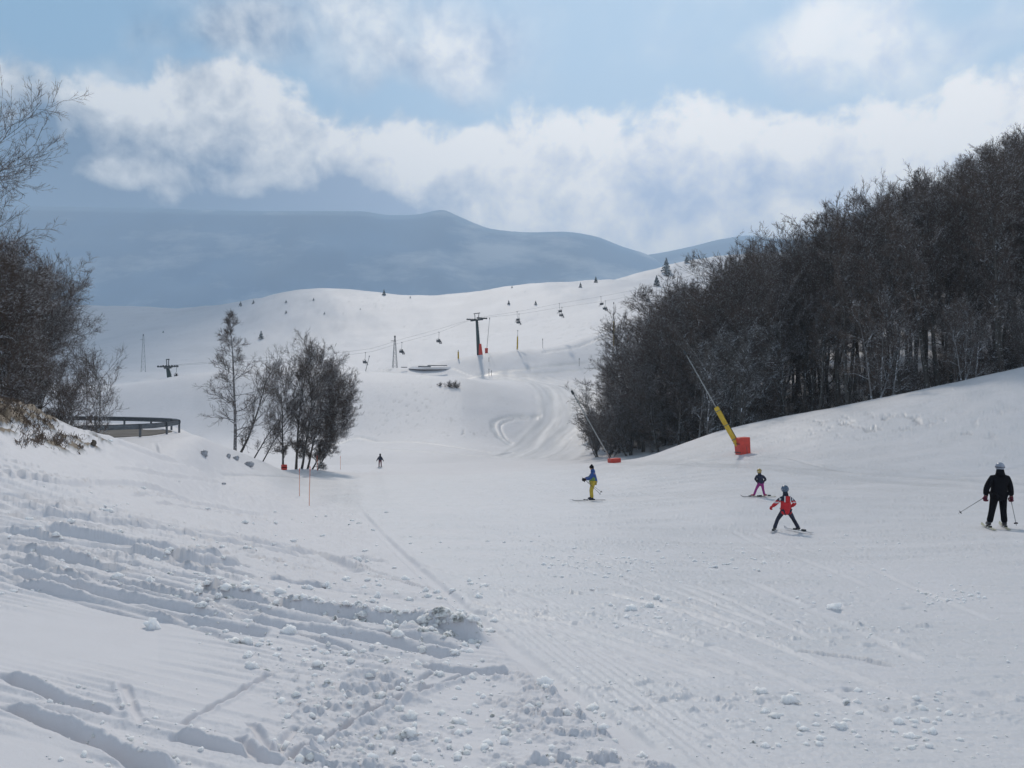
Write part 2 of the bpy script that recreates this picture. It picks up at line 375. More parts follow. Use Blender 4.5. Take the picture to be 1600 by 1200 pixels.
def line_arrays(u):
    if not _TAB:
        g = np.arange(-600, 2201, 2.0); _TAB.extend([g, *smooth_lines(g)])
    g, A, B = _TAB; uu = np.clip(np.asarray(u, float), -600, 2200)
    i = np.clip(((uu+600)/2).astype(int), 0, len(g)-2); f = (uu-g[i])/2
    return A[:, i]*(1-f)+A[:, i+1]*f, B[:, i]*(1-f)+B[:, i+1]*f
def smooth_lines(u):
    """depth and height of every line at columns u, softened a little along each line"""
    acc = None
    for s, w in ((-1, .2), (-.5, .2), (0, .2), (.5, .2), (1, .2)):
        Yn, Zn = raw_lines(u+s*10); Yf, Zf = raw_lines(u+s*46)
        k = (np.arange(len(LINES)) >= 9)[:, None]
        Yk, Zk = np.where(k, Yf, Yn)*w, np.where(k, Zf, Zn)*w
        acc = (Yk, Zk) if acc is None else (acc[0]+Yk, acc[1]+Zk)
    return acc
def raw_lines(u):
    u = np.clip(u, -600, 2200)
    Yk = np.stack([pchip([p[0] for p in L], [p[1] for p in L], u) for L in LINES])
    Zk = np.stack([pchip([p[0] for p in L], [p[2] for p in L], u) for L in LINES])
    return Yk, Zk
def base_eval(Yk, Zk, Mk, y):
    K = Yk.shape[0]; n = np.arange(Yk.shape[1])
    i = np.clip((Yk <= y).sum(0)-1, 0, K-2)
    return hermite(Yk[i, n], Yk[i+1, n], Zk[i, n], Zk[i+1, n], Mk[i, n], Mk[i+1, n], y)
def base_h(X, Y):
    X = np.atleast_1d(np.asarray(X, float)); Y = np.atleast_1d(np.asarray(Y, float))
    u = np.clip(800+F*X/np.maximum(Y, .3), -600, 2200)
    Yk, Zk = line_arrays(u)
    return base_eval(Yk, Zk, pchip_slopes(Yk, Zk), Y)

rs = np.random.RandomState(7)
PERM = rs.permutation(4096); GR = rs.rand(4096)*2*np.pi; GX, GY = np.cos(GR), np.sin(GR)
def gnoise(x, y):
    xi = np.floor(x).astype(np.int64); yi = np.floor(y).astype(np.int64); fx = x-xi; fy = y-yi
    def g(ix, iy, dx, dy):
        h = PERM[(PERM[ix & 4095]+iy) & 4095]; return GX[h]*dx+GY[h]*dy
    sx = fx*fx*fx*(fx*(fx*6-15)+10); sy = fy*fy*fy*(fy*(fy*6-15)+10)
    a = g(xi, yi, fx, fy); b = g(xi+1, yi, fx-1, fy); c = g(xi, yi+1, fx, fy-1); d = g(xi+1, yi+1, fx-1, fy-1)
    return ((a+(b-a)*sx)*(1-sy)+(c+(d-c)*sx)*sy)*1.5
def fbm(x, y, o=4, g=0.5):
    s = 0; a = 1; t = 0
    for k in range(o):
        s = s+a*gnoise(x*2**k+17.3*k, y*2**k-9.1*k); t += a; a *= g
    return s/t
def sst(x, a, b):
    t = np.clip((x-a)/(b-a), 0, 1); return t*t*(3-2*t)

def to_ground(u, v, ymax=2000.0):              # the first terrain point met along a line of sight (used for setting out only)
    Y = np.exp(np.linspace(math.log(0.8), math.log(ymax), 3000)); X = (u-800)/F*Y
    z = base_h(X, Y); vz = 600-F*z/Y
    k = np.nonzero(vz <= v)[0]
    i = k[0] if len(k) else len(Y)-1
    return float(X[i]), float(Y[i])

# ruts and ridges of the near snow: (points, half width, depth, berm side and height, roughness)
RUTS = [
 ([(25, 877), (95, 897), (165, 911)], .06, .05, +.07),
 ([(0, 890), (100, 917), (200, 936), (270, 948), (360, 967)], .075, .07, +.05),
 ([(0, 903), (100, 932), (215, 962), (325, 977), (425, 996)], .07, .07, +.05),
 ([(300, 916), (400, 942), (500, 958), (625, 980), (755, 1008)], .075, .05, +.13),
 ([(300, 925), (380, 948), (480, 967), (600, 991), (725, 1018)], .09, .08, +.03),
 ([(330, 958), (425, 976), (500, 986), (650, 1016), (705, 1027)], .08, .07, +.05),
 ([(0, 1052), (75, 1084), (165, 1119)], .04, .06, +.03),
 ([(0, 1103), (60, 1125), (130, 1154), (190, 1180), (260, 1215)], .04, .065, +.05),
 ([(265, 1150), (350, 1172), (445, 1196)], .04, .04, +.05),
 ([(440, 1192), (525, 1147), (575, 1117), (640, 1088), (750, 1048)], .035, .06, -.04),
 ([(280, 1132), (350, 1094), (425, 1051)], .025, .04, -.02),
 ([(292, 1126), (362, 1090), (437, 1050)], .015, .02, 0),
 ([(195, 1070), (205, 1100), (222, 1132)], .03, .022, -.02),
 ([(388, 1128), (408, 1155), (428, 1184)], .025, .022, .015),
 ([(432, 1185), (445, 1160), (462, 1135)], .025, .022, .012),
 ([(600, 1082), (640, 1068), (680, 1050)], .03, .04, 0),
 ([(650, 1042), (720, 1052), (800, 1052)], .05, .05, .05),
 ([(370, 1150), (395, 1175), (415, 1195)], .03, .04, .02),
 ([(0, 800), (160, 815), (330, 842), (520, 880)], .10, .06, .05),
 ([(0, 790), (160, 806), (330, 832), (520, 866), (610, 880)], .09, .05, .03),
 ([(0, 745), (120, 758), (280, 778), (420, 806)], .12, .06, .05),
 ([(60, 828), (200, 850), (360, 872)], .11, .07, .09),
 ([(200, 868), (300, 880), (390, 884)], .12, .08, .10),
 ([(240, 690), (290, 726), (340, 748)], .10, .06, .03),
 ([(140, 682), (240, 712), (345, 750)], .12, .07, .04),
 ([(380, 845), (500, 868), (560, 895)], .12, .07, .09),
 ([(420, 905), (480, 915), (510, 920)], .08, .07, .05),
 ([(0, 855), (70, 868), (130, 885)], .08, .07, .09),
 ([(560, 795), (640, 880), (730, 958), (860, 1060), (1050, 1205)], .10, .03, .02),
 ([(850, 925), (960, 935), (1080, 955), (1240, 985)], .03, .010, .006),
 ([(1190, 935), (1330, 968), (1480, 990), (1600, 1010)], .03, .010, .006),
 ([(1240, 1018), (1330, 1030), (1400, 1043)], .03, .025, .02),
]
CORD = np.array([-8.2, 35.0]); CORD /= np.linalg.norm(CORD)
def seg_dist(px, py, poly):
    best = np.full(px.shape, 1e9); sgn = np.ones(px.shape); tt = np.zeros(px.shape)
    n = len(poly)-1
    for i, (a, b) in enumerate(zip(poly[:-1], poly[1:])):
        dx, dy = b[0]-a[0], b[1]-a[1]; L2 = dx*dx+dy*dy+1e-9
        t = np.clip(((px-a[0])*dx+(py-a[1])*dy)/L2, 0, 1)
        ex, ey = px-a[0]-t*dx, py-a[1]-t*dy; d = np.hypot(ex, ey)
        s = np.where(dx*ey-dy*ex > 0, 1.0, -1.0); k = d < best
        best = np.where(k, d, best); sgn = np.where(k, s, sgn); tt = np.where(k, (i+t)/n, tt)
    return best, sgn, tt
def smooth_poly(pts):
    p = np.array(pts, float)
    if len(p) < 3: return p
    t = np.arange(len(p)); q = np.linspace(0, len(p)-1, 4*len(p))
    return np.stack([pchip(t, p[:, 0], q), pchip(t, p[:, 1], q)], 1)
_rr = random.Random(21)
for _k in range(30):                            # many thin ski tracks sweeping along the bank
    _v = 712+_k*6.4+_rr.uniform(-4, 4); _u0 = _rr.choice([-40, -40, _rr.uniform(0, 260)]); _L = _rr.uniform(180, 520)*(1 if _v > 760 else .6); _s = .12+.0006*(_v-712)+_rr.uniform(-.02, .02)
    if _u0 > 0: _v += _s*_u0
    RUTS.append(([(_u0, _v), (_u0+_L*.35, _v+_s*_L*.30), (_u0+_L*.7, _v+_s*_L*.66), (_u0+_L, _v+_s*_L*1.05)], _rr.uniform(.03, .055), _rr.uniform(.025, .045), _rr.choice([.012, .02, .03])))
for _k in range(16):                            # faint crossing ski tracks on the groomed piste
    _u, _v = _rr.uniform(640, 1250), _rr.uniform(790, 980); _du = _rr.uniform(200, 520); _s = _rr.uniform(.10, .42)
    RUTS.append(([(_u, _v), (_u+_du*.3, _v+_du*_s*.22), (_u+_du*.65, _v+_du*_s*.6), (_u+_du, _v+_du*_s)], _rr.uniform(.03, .06), _rr.uniform(.010, .020), _rr.choice([.006, .012])))
RUTW = [(smooth_poly([to_ground(u, v) for u, v in P]), w, d, b) for P, w, d, b in RUTS]

# worn tracks and the groomed run further off: (points, half width, depth, darkening)
FAR = [
 ([(790, 592), (840, 600), (862, 625), (862, 650), (835, 685), (800, 712)], 3.4, .12, .60),
 ([(820, 592), (880, 604), (905, 630), (900, 660), (870, 690), (835, 715)], 3.4, .10, .60),
 ([(850, 590), (905, 602), (925, 625), (925, 655), (910, 690), (880, 718)], 2.6, .10, .5),
 ([(842, 650), (800, 651), (770, 662), (778, 680), (795, 694)], .6, .13, .9),
 ([(838, 654), (805, 656), (782, 665), (790, 684), (800, 692)], .3, .2, .5),
 ([(520, 695), (560, 683), (600, 690), (640, 690), (760, 706)], .5, .2, .55),
 ([(600, 702), (680, 706), (760, 712), (800, 706)], .4, .2, .5),
 ([(660, 591), (740, 590), (820, 578), (880, 568), (945, 562)], .7, .08, .9),
 ([(745, 588), (830, 584), (890, 577), (945, 572)], .7, .06, .7),
 ([(850, 548), (900, 540), (945, 524), (1000, 505)], .5, .3, .4),
 ([(684, 568), (710, 576), (738, 588)], .3, .1, .5),
 ([(640, 566), (700, 563), (745, 554)], .3, .1, .4),
 ([(350, 742), (420, 744), (500, 738)], .14, .06, .4),
 ([(1100, 722), (1240, 728), (1350, 738), (1480, 748), (1600, 756)], 1.4, .07, .55),
 ([(960, 722), (1050, 722), (1150, 727), (1300, 742), (1450, 757), (1600, 768)], 1.0, .06, .5),
 ([(1170, 714), (1230, 716), (1280, 728), (1340, 738)], .12, .05, .6),
 ([(1320, 743), (1450, 746), (1600, 740)], .10, .05, .6),
 ([(1480, 740), (1540, 737), (1600, 728)], .10, .05, .4),
 ([(1500, 738), (1515, 750), (1530, 765)], .25, -.03, -.1),
 ([(545, 800), (548, 760), (556, 735)], .5, .03, .15),
 ([(596, 790), (590, 760), (585, 735)], .5, .03, .15),
]
FARW = [(smooth_poly([to_ground(u, v) for u, v in P]), w, d, k) for P, w, d, k in FAR]
# patches where old snow is pitted, the hollows coloured darker
PITS = [(1330, 668, 90, 14, 1.0), (1400, 655, 110, 9, .9), (1500, 680, 60, 10, .8), (1560, 650, 60, 25, .4), (640, 640, 60, 25, .75), (600, 665, 30, 12, .6),
        (720, 678, 40, 6, .9), (660, 615, 60, 20, .5), (850, 500, 80, 15, .3), (740, 520, 70, 20, .3), (590, 478, 40, 14, .35), (1170, 700, 22, 7, .8),
        (905, 512, 60, 14, .4), (600, 577, 50, 4, .7)]

def detail(u, vb, X, Y):
    """displacement of the snow surface, 'groom' and 'dirt' values at ground points"""
    n = X.shape; d = np.zeros(n); dirt_tone = np.zeros(n); groom = np.zeros(n)
    near = Y < 75
    xn, yn, un, vn = X[near], Y[near], u[near], vb[near]
    dn = np.zeros(xn.shape)
    # edge of the groomed piste
    e = np.interp(vn, [700, 760, 795, 880, 958, 1060, 1200, 1400], [345, 420, 545, 640, 730, 860, 1045, 1310])
    right = sst(un-e, -25, 40); left = 1-right
    w1 = fbm(xn*.35, yn*.35, 3)
    dn += .05*w1*sst(yn, 3, 12)
    # rubble zones
    ax = (xn*.92+yn*-.28); ay = (yn*.92+xn*.28)
    a1 = fbm(ax*.7, ay*4.2, 5, .55); a2 = fbm(xn*6.0, yn*6.0, 4, .6); a3 = fbm(xn*16, yn*16, 3, .6)
    smooth_zone = np.exp(-(((un-120)/230)**4+((vn-995)/62)**4)) + np.exp(-(((un-20)/120)**4+((vn-1190)/50)**4)) + np.exp(-(((un-330)/110)**4+((vn-1090)/40)**4))*.6
    rz = left*np.clip(1-smooth_zone, 0, 1)
    band = np.exp(-((vn-850)/90)**2)*sst(600-un, -60, 60)
    low = sst(vn, 1000, 1080)*sst(un, 330, 520)*left
    rubble = rz*(.18+.55*band*sst(fbm(xn*.9, yn*.9+2, 3), -.25, .25)+.85*low*sst(fbm(xn*1.4+5, yn*1.4, 3), -.3, .15))
    fadeb = sst(vn, 690, 760)*.75+.25
    dn += rubble*fadeb*(np.tanh(np.maximum(a1+.08, 0)*4)*.024 + np.tanh(np.maximum(a2-.02, 0)*4)*.060*(.5+np.clip(a1*2, 0, 1)) + np.maximum(a3, 0)*.035)
    # streaky ski tracks along the bank
    st = gnoise(ay*9.0, ax*.35)+.6*gnoise(ay*17.0+5, ax*.5)
    dn += left*.030*(1-.75*low)*st*np.clip(1-smooth_zone, 0, 1)*sst(vn, 660, 740)
    # groomed side: corduroy, cleat marks and crumbs
    ca = xn*CORD[1]-yn*CORD[0]; cl = xn*CORD[0]+yn*CORD[1]
    msk = sst(fbm(xn*.5, yn*.5+4, 3), -.25, .15)
    fd = 1-sst(yn, 14, 28)
    dn += right*fd*(.0050*np.sin(2*np.pi*ca/.085)*np.maximum(msk*.28, np.exp(-((un-e-95)/70)**2)*1.1)*(1-sst(yn, 8, 13)))
    cle = np.maximum(np.sin(2*np.pi*(cl+.22*gnoise(xn*.8, yn*.8))/.27), 0)*np.maximum(gnoise(ca*11, cl*3), 0)
    dn -= right*fd*.050*cle*sst(fbm(xn*.4+9, yn*.4, 3), -.12, .2)
    b1 = fbm(xn*4.5, yn*4.5, 4, .6); b2 = fbm(xn*.25+3, yn*.8, 3)
    dn += right*(np.maximum(b1-.12, 0)*.11*sst(b2, -.2, .3) + .012*fbm(xn*2.2, yn*7, 3) + .008*a3*fd)
    # ruts
    for poly, w, dep, berm in RUTW:
        mn, mx = poly.min(0)-6*w, poly.max(0)+6*w
        k = np.nonzero((xn > mn[0]) & (xn < mx[0]) & (yn > mn[1]) & (yn < mx[1]))[0]
        if not len(k): continue
        ds, sg, tt = seg_dist(xn[k]+.010*gnoise(xn[k]*4, yn[k]*4), yn[k]+.010*gnoise(xn[k]*4+7, yn[k]*4), poly)
        ends = sst(tt, 0, .06)*(1-sst(tt, .94, 1))
        g = np.exp(-(ds/w)**4)*ends
        dn[k] = dn[k]*(1-.85*g) - dep*g
        if berm:
            s = ds*sg*(1 if berm > 0 else -1)
            lump = .75+.45*fbm(xn[k]*3.5, yn[k]*3.5, 4, .5)+.35*fbm(xn[k]*15, yn[k]*15, 3, .6)
            dn[k] += abs(berm)*np.exp(-((s-1.75*w)/(.75*w))**2)*lump*ends
    # heap at the end of the long ridge
    hx, hy = HEAP
    rr = np.hypot((xn-hx)/.42, (yn-hy)/.30)
    dn += .13*np.exp(-rr**2)*(.9+.6*fbm(xn*6, yn*6, 4, .55))
    d[near] = dn
    dirt_tone[near] = right*sst(fbm(xn*2.6, yn*3.8+2, 5, .68), .10, .42)*.16*(.4+.6*sst(fbm(xn*.3, yn*.5, 2), -.3, .3))
    groom[near] = right*sst(yn, 0, 4)*(.5+.5*sst(b2, -.4, .3))
    # bank with bare earth at the upper left
    kk = (u < 260) & (Y > 12) & (Y < 30)
    if kk.any():
        uu, vv, xx, yy = u[kk], vb[kk], X[kk], Y[kk]
        f = fbm(xx*1.6, yy*1.6, 5, .6)
        zone = np.exp(-(((uu-20)/105)**2 + ((vv-655)/30)**2))
        zone = np.maximum(zone, .75*np.exp(-(((uu-120)/60)**2+((vv-695)/18)**2)))
        d[kk] += zone*(.30*f+.12)+.05*f*zone
        dirt_tone[kk] = 2*np.clip(sst(f+zone*.62, .33, .52)*sst(zone, .15, .5), 0, 1)
    # undulation further off
    fr = Y > 20
    d[fr] += sst(Y[fr], 30, 80)*(.25*fbm(X[fr]*.06, Y[fr]*.06, 4)) + sst(Y[fr], 100, 250)*1.1*fbm(X[fr]*.03, Y[fr]*.02, 4) + sst(Y[fr], 350, 600)*6.5*fbm(X[fr]*.008, Y[fr]*.006, 4)
    k = np.nonzero((Y > 110) & (Y < 1200))[0]
    sc_ = np.where(Y[k] > 300, .35, 1.0)
    dirt_tone[k] = sst(fbm(X[k]*.06*sc_, Y[k]*.03*sc_, 4), .05, .45)*.16 + sst(fbm(X[k]*.5*sc_, Y[k]*.28*sc_+3, 4, .65), .30, .52)*.35*sst(fbm(X[k]*.03, Y[k]*.03+9, 2), -.1, .3)
    for poly, w, dep, dk in FARW:
        mn, mx = poly.min(0)-5*w, poly.max(0)+5*w
        k = np.nonzero((X > mn[0]) & (X < mx[0]) & (Y > mn[1]) & (Y < mx[1]))[0]
        if not len(k): continue
        ds, sg, tt = seg_dist(X[k], Y[k], poly); wob = w*(1+.35*gnoise(X[k]*.4, Y[k]*.4))
        g = np.exp(-(ds/wob)**4)
        rip = np.cos(ds/w*5.0)
        d[k] += -dep*g*((.6+.4*rip) if w > 1 else .8)
        if w > 1.0: groom[k] = np.maximum(groom[k], g*dk*(.75+.45*gnoise(ds*3.1, tt*3)))
        else: groom[k] = np.maximum(groom[k], g*max(dk, 0))
        dirt_tone[k] = np.maximum(dirt_tone[k], g*max(dk, 0)*(.95*(.62+.38*np.cos(ds*3.3+2*gnoise(tt*5, ds*.2))) if w > 1 else .75)*(.8+.5*gnoise(ds*1.2, tt*9)))
    for (pu, pv, su, sv, am) in PITS:
        k = np.nonzero((abs(u-pu) < 2.2*su) & (abs(vb-pv) < 2.2*sv))[0]
        if not len(k): continue
        g = np.exp(-(((u[k]-pu)/su)**2+((vb[k]-pv)/sv)**2))
        s = .25 if pv > 590 else .05
        f = fbm(X[k]*4*s, Y[k]*2.2*s, 5, .65)
        p = sst(f, .12, .38)*g*am
        sc = .35 if s > .1 else 1.2
        d[k] -= sc*p*.35; dirt_tone[k] = np.maximum(dirt_tone[k], p*.75)
    return d, groom, dirt_tone
HEAP = to_ground(690, 990)

def ground(X, Y):
    X = np.atleast_1d(np.asarray(X, float)); Y = np.atleast_1d(np.asarray(Y, float))
    z = base_h(X, Y); u = 800+F*X/Y
    d, g, k = detail(u, 600-F*z/Y, X, Y)
    return z+d
def gz(x, y): return float(ground(x, y)[0])

def build_terrain():
    uc = np.concatenate([np.linspace(-2600, -160, 60), np.arange(-120, 1721, 1.45), np.linspace(1760, 4200, 60)])
    vr = np.arange(1290, 796, -1.05); Yr = 1.6/((vr-600)/F-.111)
    near0 = np.array([.6, 1.0, 1.5, 2.0, 2.5, 2.9, 3.2])
    Ya = np.concatenate([near0, Yr[Yr > 3.35]]); Ya = Ya[Ya < 34]
    Yb = [Ya[-1]]
    while Yb[-1] < 2400: Yb.append(Yb[-1]*(1.0048 if Yb[-1] < 260 else 1.008 if Yb[-1] < 1200 else 1.06))
    Ys = np.concatenate([Ya, Yb[1:]])
    ucl = np.clip(uc, -600, 2200); Yk, Zk = line_arrays(ucl); Mk = pchip_slopes(Yk, Zk)
    NR, NC = len(Ys), len(uc)
    Z = np.stack([base_eval(Yk, Zk, Mk, y) for y in Ys])
    UU = np.broadcast_to(uc, (NR, NC)); YY = np.broadcast_to(Ys[:, None], (NR, NC)); XX = (UU-800)/F*YY
    d, g, k = detail(UU.ravel().copy(), (600-F*Z/YY).ravel(), XX.ravel(), YY.ravel())
    V = np.stack([XX.ravel(), YY.ravel(), Z.ravel()+d], 1)
    i = np.arange(NR*NC).reshape(NR, NC)
    Fq = np.stack([i[:-1, :-1].ravel(), i[:-1, 1:].ravel(), i[1:, 1:].ravel(), i[1:, :-1].ravel()], 1)
    o = mesh_from('ground', V, Fq, M['snow'])
    for nm, arr in (('groom', g), ('dirt_tone', k)):
        a = o.data.attributes.new(nm, 'FLOAT', 'POINT'); a.data.foreach_set('value', arr.astype(np.float32))
    tag(o, kind='structure'); print('terrain', NR, NC)
    # the rest of the ground behind and beside the camera, and the valley floor out to the mountains
    th = np.linspace(0, 2*np.pi, 64, endpoint=False); rads = [60, 400, 2500, 9000]
    V2 = [(r*math.cos(a), r*math.sin(a), z) for r, z in zip(rads, (-14, -40, -100, -110)) for a in th]
    V2.append((0, 0, -14)); f2 = [(j*64+k, j*64+(k+1) % 64, (j+1)*64+(k+1) % 64, (j+1)*64+k) for j in range(3) for k in range(64)]
    f2 += [(len(V2)-1, (k+1) % 64, k) for k in range(64)]
    o2 = mesh_from('valley_floor', V2, [tuple(reversed(f)) for f in f2], M['snow_far']); tag(o2, kind='structure')

M['mountain'] = mat('haze_blue_mountain', (0.075, 0.23, 0.41), 0.95, var=0.1, scale=.002)  # blue of the distant haze put into the base colour
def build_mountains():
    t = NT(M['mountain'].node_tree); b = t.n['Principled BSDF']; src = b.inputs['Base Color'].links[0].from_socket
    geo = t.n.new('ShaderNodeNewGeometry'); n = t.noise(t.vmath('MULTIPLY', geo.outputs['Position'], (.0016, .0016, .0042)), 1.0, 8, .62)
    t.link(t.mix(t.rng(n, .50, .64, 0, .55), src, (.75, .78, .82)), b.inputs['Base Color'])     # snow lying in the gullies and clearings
    def ridge(name, pts, Y0, base, seed, spread):
        u = np.arange(pts[0][0], pts[-1][0]+1, 5.0)
        v = pchip([p[0] for p in pts], [p[1] for p in pts], u)
        ts = np.linspace(-1, 1, 41); V = []
        for t in ts:
            Y = Y0*(1+spread*t)
            X = (u-800)/F*Y0*(1+spread*t*.3)
            zc = (600-v)/F*Y0
            prof = max(0., 1-abs(t))**.9
            z = base+(zc-base)*prof + (fbm(X*.0025+seed, Y*.0025+seed+u*0, 5)*(22+45*min(1, abs(t)*2.5)))*min(1, .06+abs(t)*3)*(1 if abs(t) < .98 else 0)
            V.append(np.stack([X, np.full_like(X, Y), z], 1))
        V = np.stack(V); nr, nc = V.shape[:2]; i = np.arange(nr*nc).reshape(nr, nc)
        Fq = np.stack([i[:-1, :-1].ravel(), i[:-1, 1:].ravel(), i[1:, 1:].ravel(), i[1:, :-1].ravel()], 1)
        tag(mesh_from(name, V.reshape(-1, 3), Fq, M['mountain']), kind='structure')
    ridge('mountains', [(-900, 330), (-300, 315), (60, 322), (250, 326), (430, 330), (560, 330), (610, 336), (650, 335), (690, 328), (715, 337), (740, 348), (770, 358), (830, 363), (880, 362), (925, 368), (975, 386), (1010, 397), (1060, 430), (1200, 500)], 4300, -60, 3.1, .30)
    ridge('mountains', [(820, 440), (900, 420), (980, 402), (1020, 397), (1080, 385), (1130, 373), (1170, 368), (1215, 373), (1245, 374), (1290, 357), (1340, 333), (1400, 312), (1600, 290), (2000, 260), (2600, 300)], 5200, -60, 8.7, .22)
# ------------------------------------------------------------------ bare trees
def tube_arrays(paths, n):
    """paths: list of (points array, radii array); returns vertices and quads of all the tubes at once"""
    by = {}
    for p, r in paths: by.setdefault(len(p), []).append((p, r))
    Vs, Fs, off = [], [], 0
    for L, lst in by.items():
        P = np.array([q[0] for q in lst], float); Rr = np.array([q[1] for q in lst], float)      # m,L,3  m,L
        T = np.gradient(P, axis=1); T /= np.linalg.norm(T, axis=2, keepdims=True)+1e-9
        ref = np.where(np.abs(T[:, :1, 2:3]) > .8, np.array([1., 0, 0]), np.array([0, 0, 1.]))
        A = np.cross(T, np.broadcast_to(ref, T.shape)); A /= np.linalg.norm(A, axis=2, keepdims=True)+1e-9
        B = np.cross(T, A)
        a = 2*np.pi*np.arange(n)/n
        ring = P[:, :, None, :]+Rr[:, :, None, None]*(np.cos(a)[None, None, :, None]*A[:, :, None, :]+np.sin(a)[None, None, :, None]*B[:, :, None, :])
        m = len(lst); idx = off+np.arange(m*L*n).reshape(m, L, n); nx = np.roll(idx, -1, axis=2)
        Fs.append(np.stack([idx[:, :-1], nx[:, :-1], nx[:, 1:], idx[:, 1:]], -1).reshape(-1, 4))
        Vs.append(ring.reshape(-1, 3)); off += m*L*n
    return np.concatenate(Vs), np.concatenate(Fs)

def grow(rng, p, d, length, r0, r1, npt, up=0.0, wob=0.12):
    pts = [p]; d = d/np.linalg.norm(d); st = length/(npt-1)
    for i in range(npt-1):
        d = d+rng.normal(0, wob, 3)+np.array([0, 0, up]); d /= np.linalg.norm(d)
        pts.append(pts[-1]+d*st)
    return np.array(pts), np.linspace(r0, r1, npt)

def rot_about(rng, d, ang):
    o = rng.normal(size=3); o -= d*o.dot(d); o /= np.linalg.norm(o)
    return d*math.cos(ang)+o*math.sin(ang)

def tree_meshes(seed, H, stems=1, lean=(0, 0), first=.2, spread=.34, n1=30, n2=9, n3=7, n4=4, twig=.009, up=.05, angle=(.6, 1.2), conic=False, trunk_r=None, stemspread=.35, bias=None):
    """returns wood (stems and limbs) and twigs as vertex and face arrays, foot at the origin"""
    rng = np.random.RandomState(seed); wood, fine = [], []
    for s in range(stems):
        h = H*(1 if s == 0 else rng.uniform(.72, .98)); tr = (trunk_r or H*.014)*(1 if stems == 1 else .72)
        d0 = np.array([lean[0]+rng.normal(0, .02 if stems == 1 else stemspread*.5), lean[1]+rng.normal(0, .02 if stems == 1 else stemspread*.5), 1.0])
        base = np.array([rng.normal(0, .01 if stems == 1 else .35), rng.normal(0, .01 if stems == 1 else .35), -.5])
        pts, rad = grow(rng, base, d0, h/ d0[2]*1.0, tr, tr*.12, 9, up=.03 if stems > 1 else .0, wob=.045)
        rad[0] *= 1.25
        wood.append((pts, rad)); cum = np.linspace(0, 1, len(pts))
        for k in range(int(n1/(stems**.6))):
            t = first+(1-first)*((k+rng.rand())/(n1/(stems**.6)))**.85; t = min(t, .985)
            i = min(int(t*(len(pts)-1)), len(pts)-2); f = t*(len(pts)-1)-i
            p = pts[i]*(1-f)+pts[i+1]*f; td = pts[i+1]-pts[i]; td /= np.linalg.norm(td)
            a = rng.uniform(*angle)*(1.15-.5*t); d1 = rot_about(rng, td, a)
            if bias is not None: d1 = d1+np.array(bias)*rng.rand(); d1 /= np.linalg.norm(d1)
            rel = (1-t)/(1-first)
            L1 = H*spread*((rel**.8*.95+.12) if conic else (math.sin(math.pi*min(1, .22+.78*rel)**.8)*.75+.28))*rng.uniform(.65, 1.15)
            r1 = max(.012, tr*(1-t)*.42+.006)
            bp, br = grow(rng, p, d1, L1, r1, .010, 6, up=up, wob=.13)
            wood.append((bp, br))
            for j in range(n2):
                t2 = .15+.85*(j+rng.rand())/n2; i2 = min(int(t2*5), 4); p2 = bp[i2]+(bp[i2+1]-bp[i2])*(t2*5-i2)
                d2 = rot_about(rng, (bp[i2+1]-bp[i2])/np.linalg.norm(bp[i2+1]-bp[i2]), rng.uniform(.4, .95))
                L2 = L1*.42*(1.15-.6*t2)*rng.uniform(.6, 1.2)+.15
                cp, cr = grow(rng, p2, d2, L2, max(.010, br[i2]*.5), twig, 4, up=up*1.5, wob=.16)
                (wood if L2 > 1.6 else fine).append((cp, cr))
                for q in range(n3):
                    t3 = .2+.8*(q+rng.rand())/n3; i3 = min(int(t3*3), 2); p3 = cp[i3]+(cp[i3+1]-cp[i3])*(t3*3-i3)
                    d3 = rot_about(rng, (cp[i3+1]-cp[i3])/np.linalg.norm(cp[i3+1]-cp[i3]), rng.uniform(.35, .9))
                    L3 = max(.25, L2*.5*rng.uniform(.5, 1.2))
                    ep, er = grow(rng, p3, d3, L3, twig, twig*.7, 3, up=up*2, wob=.2)
                    fine.append((ep, er))
                    for w in range(n4):
                        t4 = rng.uniform(.2, 1); i4 = min(int(t4*2), 1); p4 = ep[i4]+(ep[i4+1]-ep[i4])*(t4*2-i4)
                        d4 = rot_about(rng, (ep[i4+1]-ep[i4])/np.linalg.norm(ep[i4+1]-ep[i4]), rng.uniform(.4, .9))
                        fp = np.array([p4, p4+d4*rng.uniform(.12, .38)+np.array([0, 0, .03])])
                        fine.append((fp, np.array([twig*.8, twig*.5])))
    return tube_arrays(wood, 6), tube_arrays(fine, 3)

def make_tree(name, meshes, loc, rz=0, sc=1.0, label=None, cat='tree', group=None, wm='bark', tm='twig'):
    e = empty(name, loc, rz, label, cat, group); e.scale = (sc, sc, sc)
    (V, Fq), (V2, F2) = meshes
    mesh_from('trunk', V, Fq, M[wm], e); mesh_from('crown', V2, F2, M[tm], e, smooth=False)
    return e

def place_tree(proto, x, y, rz, h, hp, label, group, sx=1.0, sink=.1):
    z = float(base_h(x, y)[0])+0.0
    e = copy_tree(proto); k = h/hp
    e.location = (x, y, z-sink); e.rotation_euler = (0, 0, rz); e.scale = (k*sx, k*sx, k)
    if label: e['label'] = label
    if group: e['group'] = group
    return e

def at(u, Y, z=0.0): return ((u-800)/F*Y, Y, z)

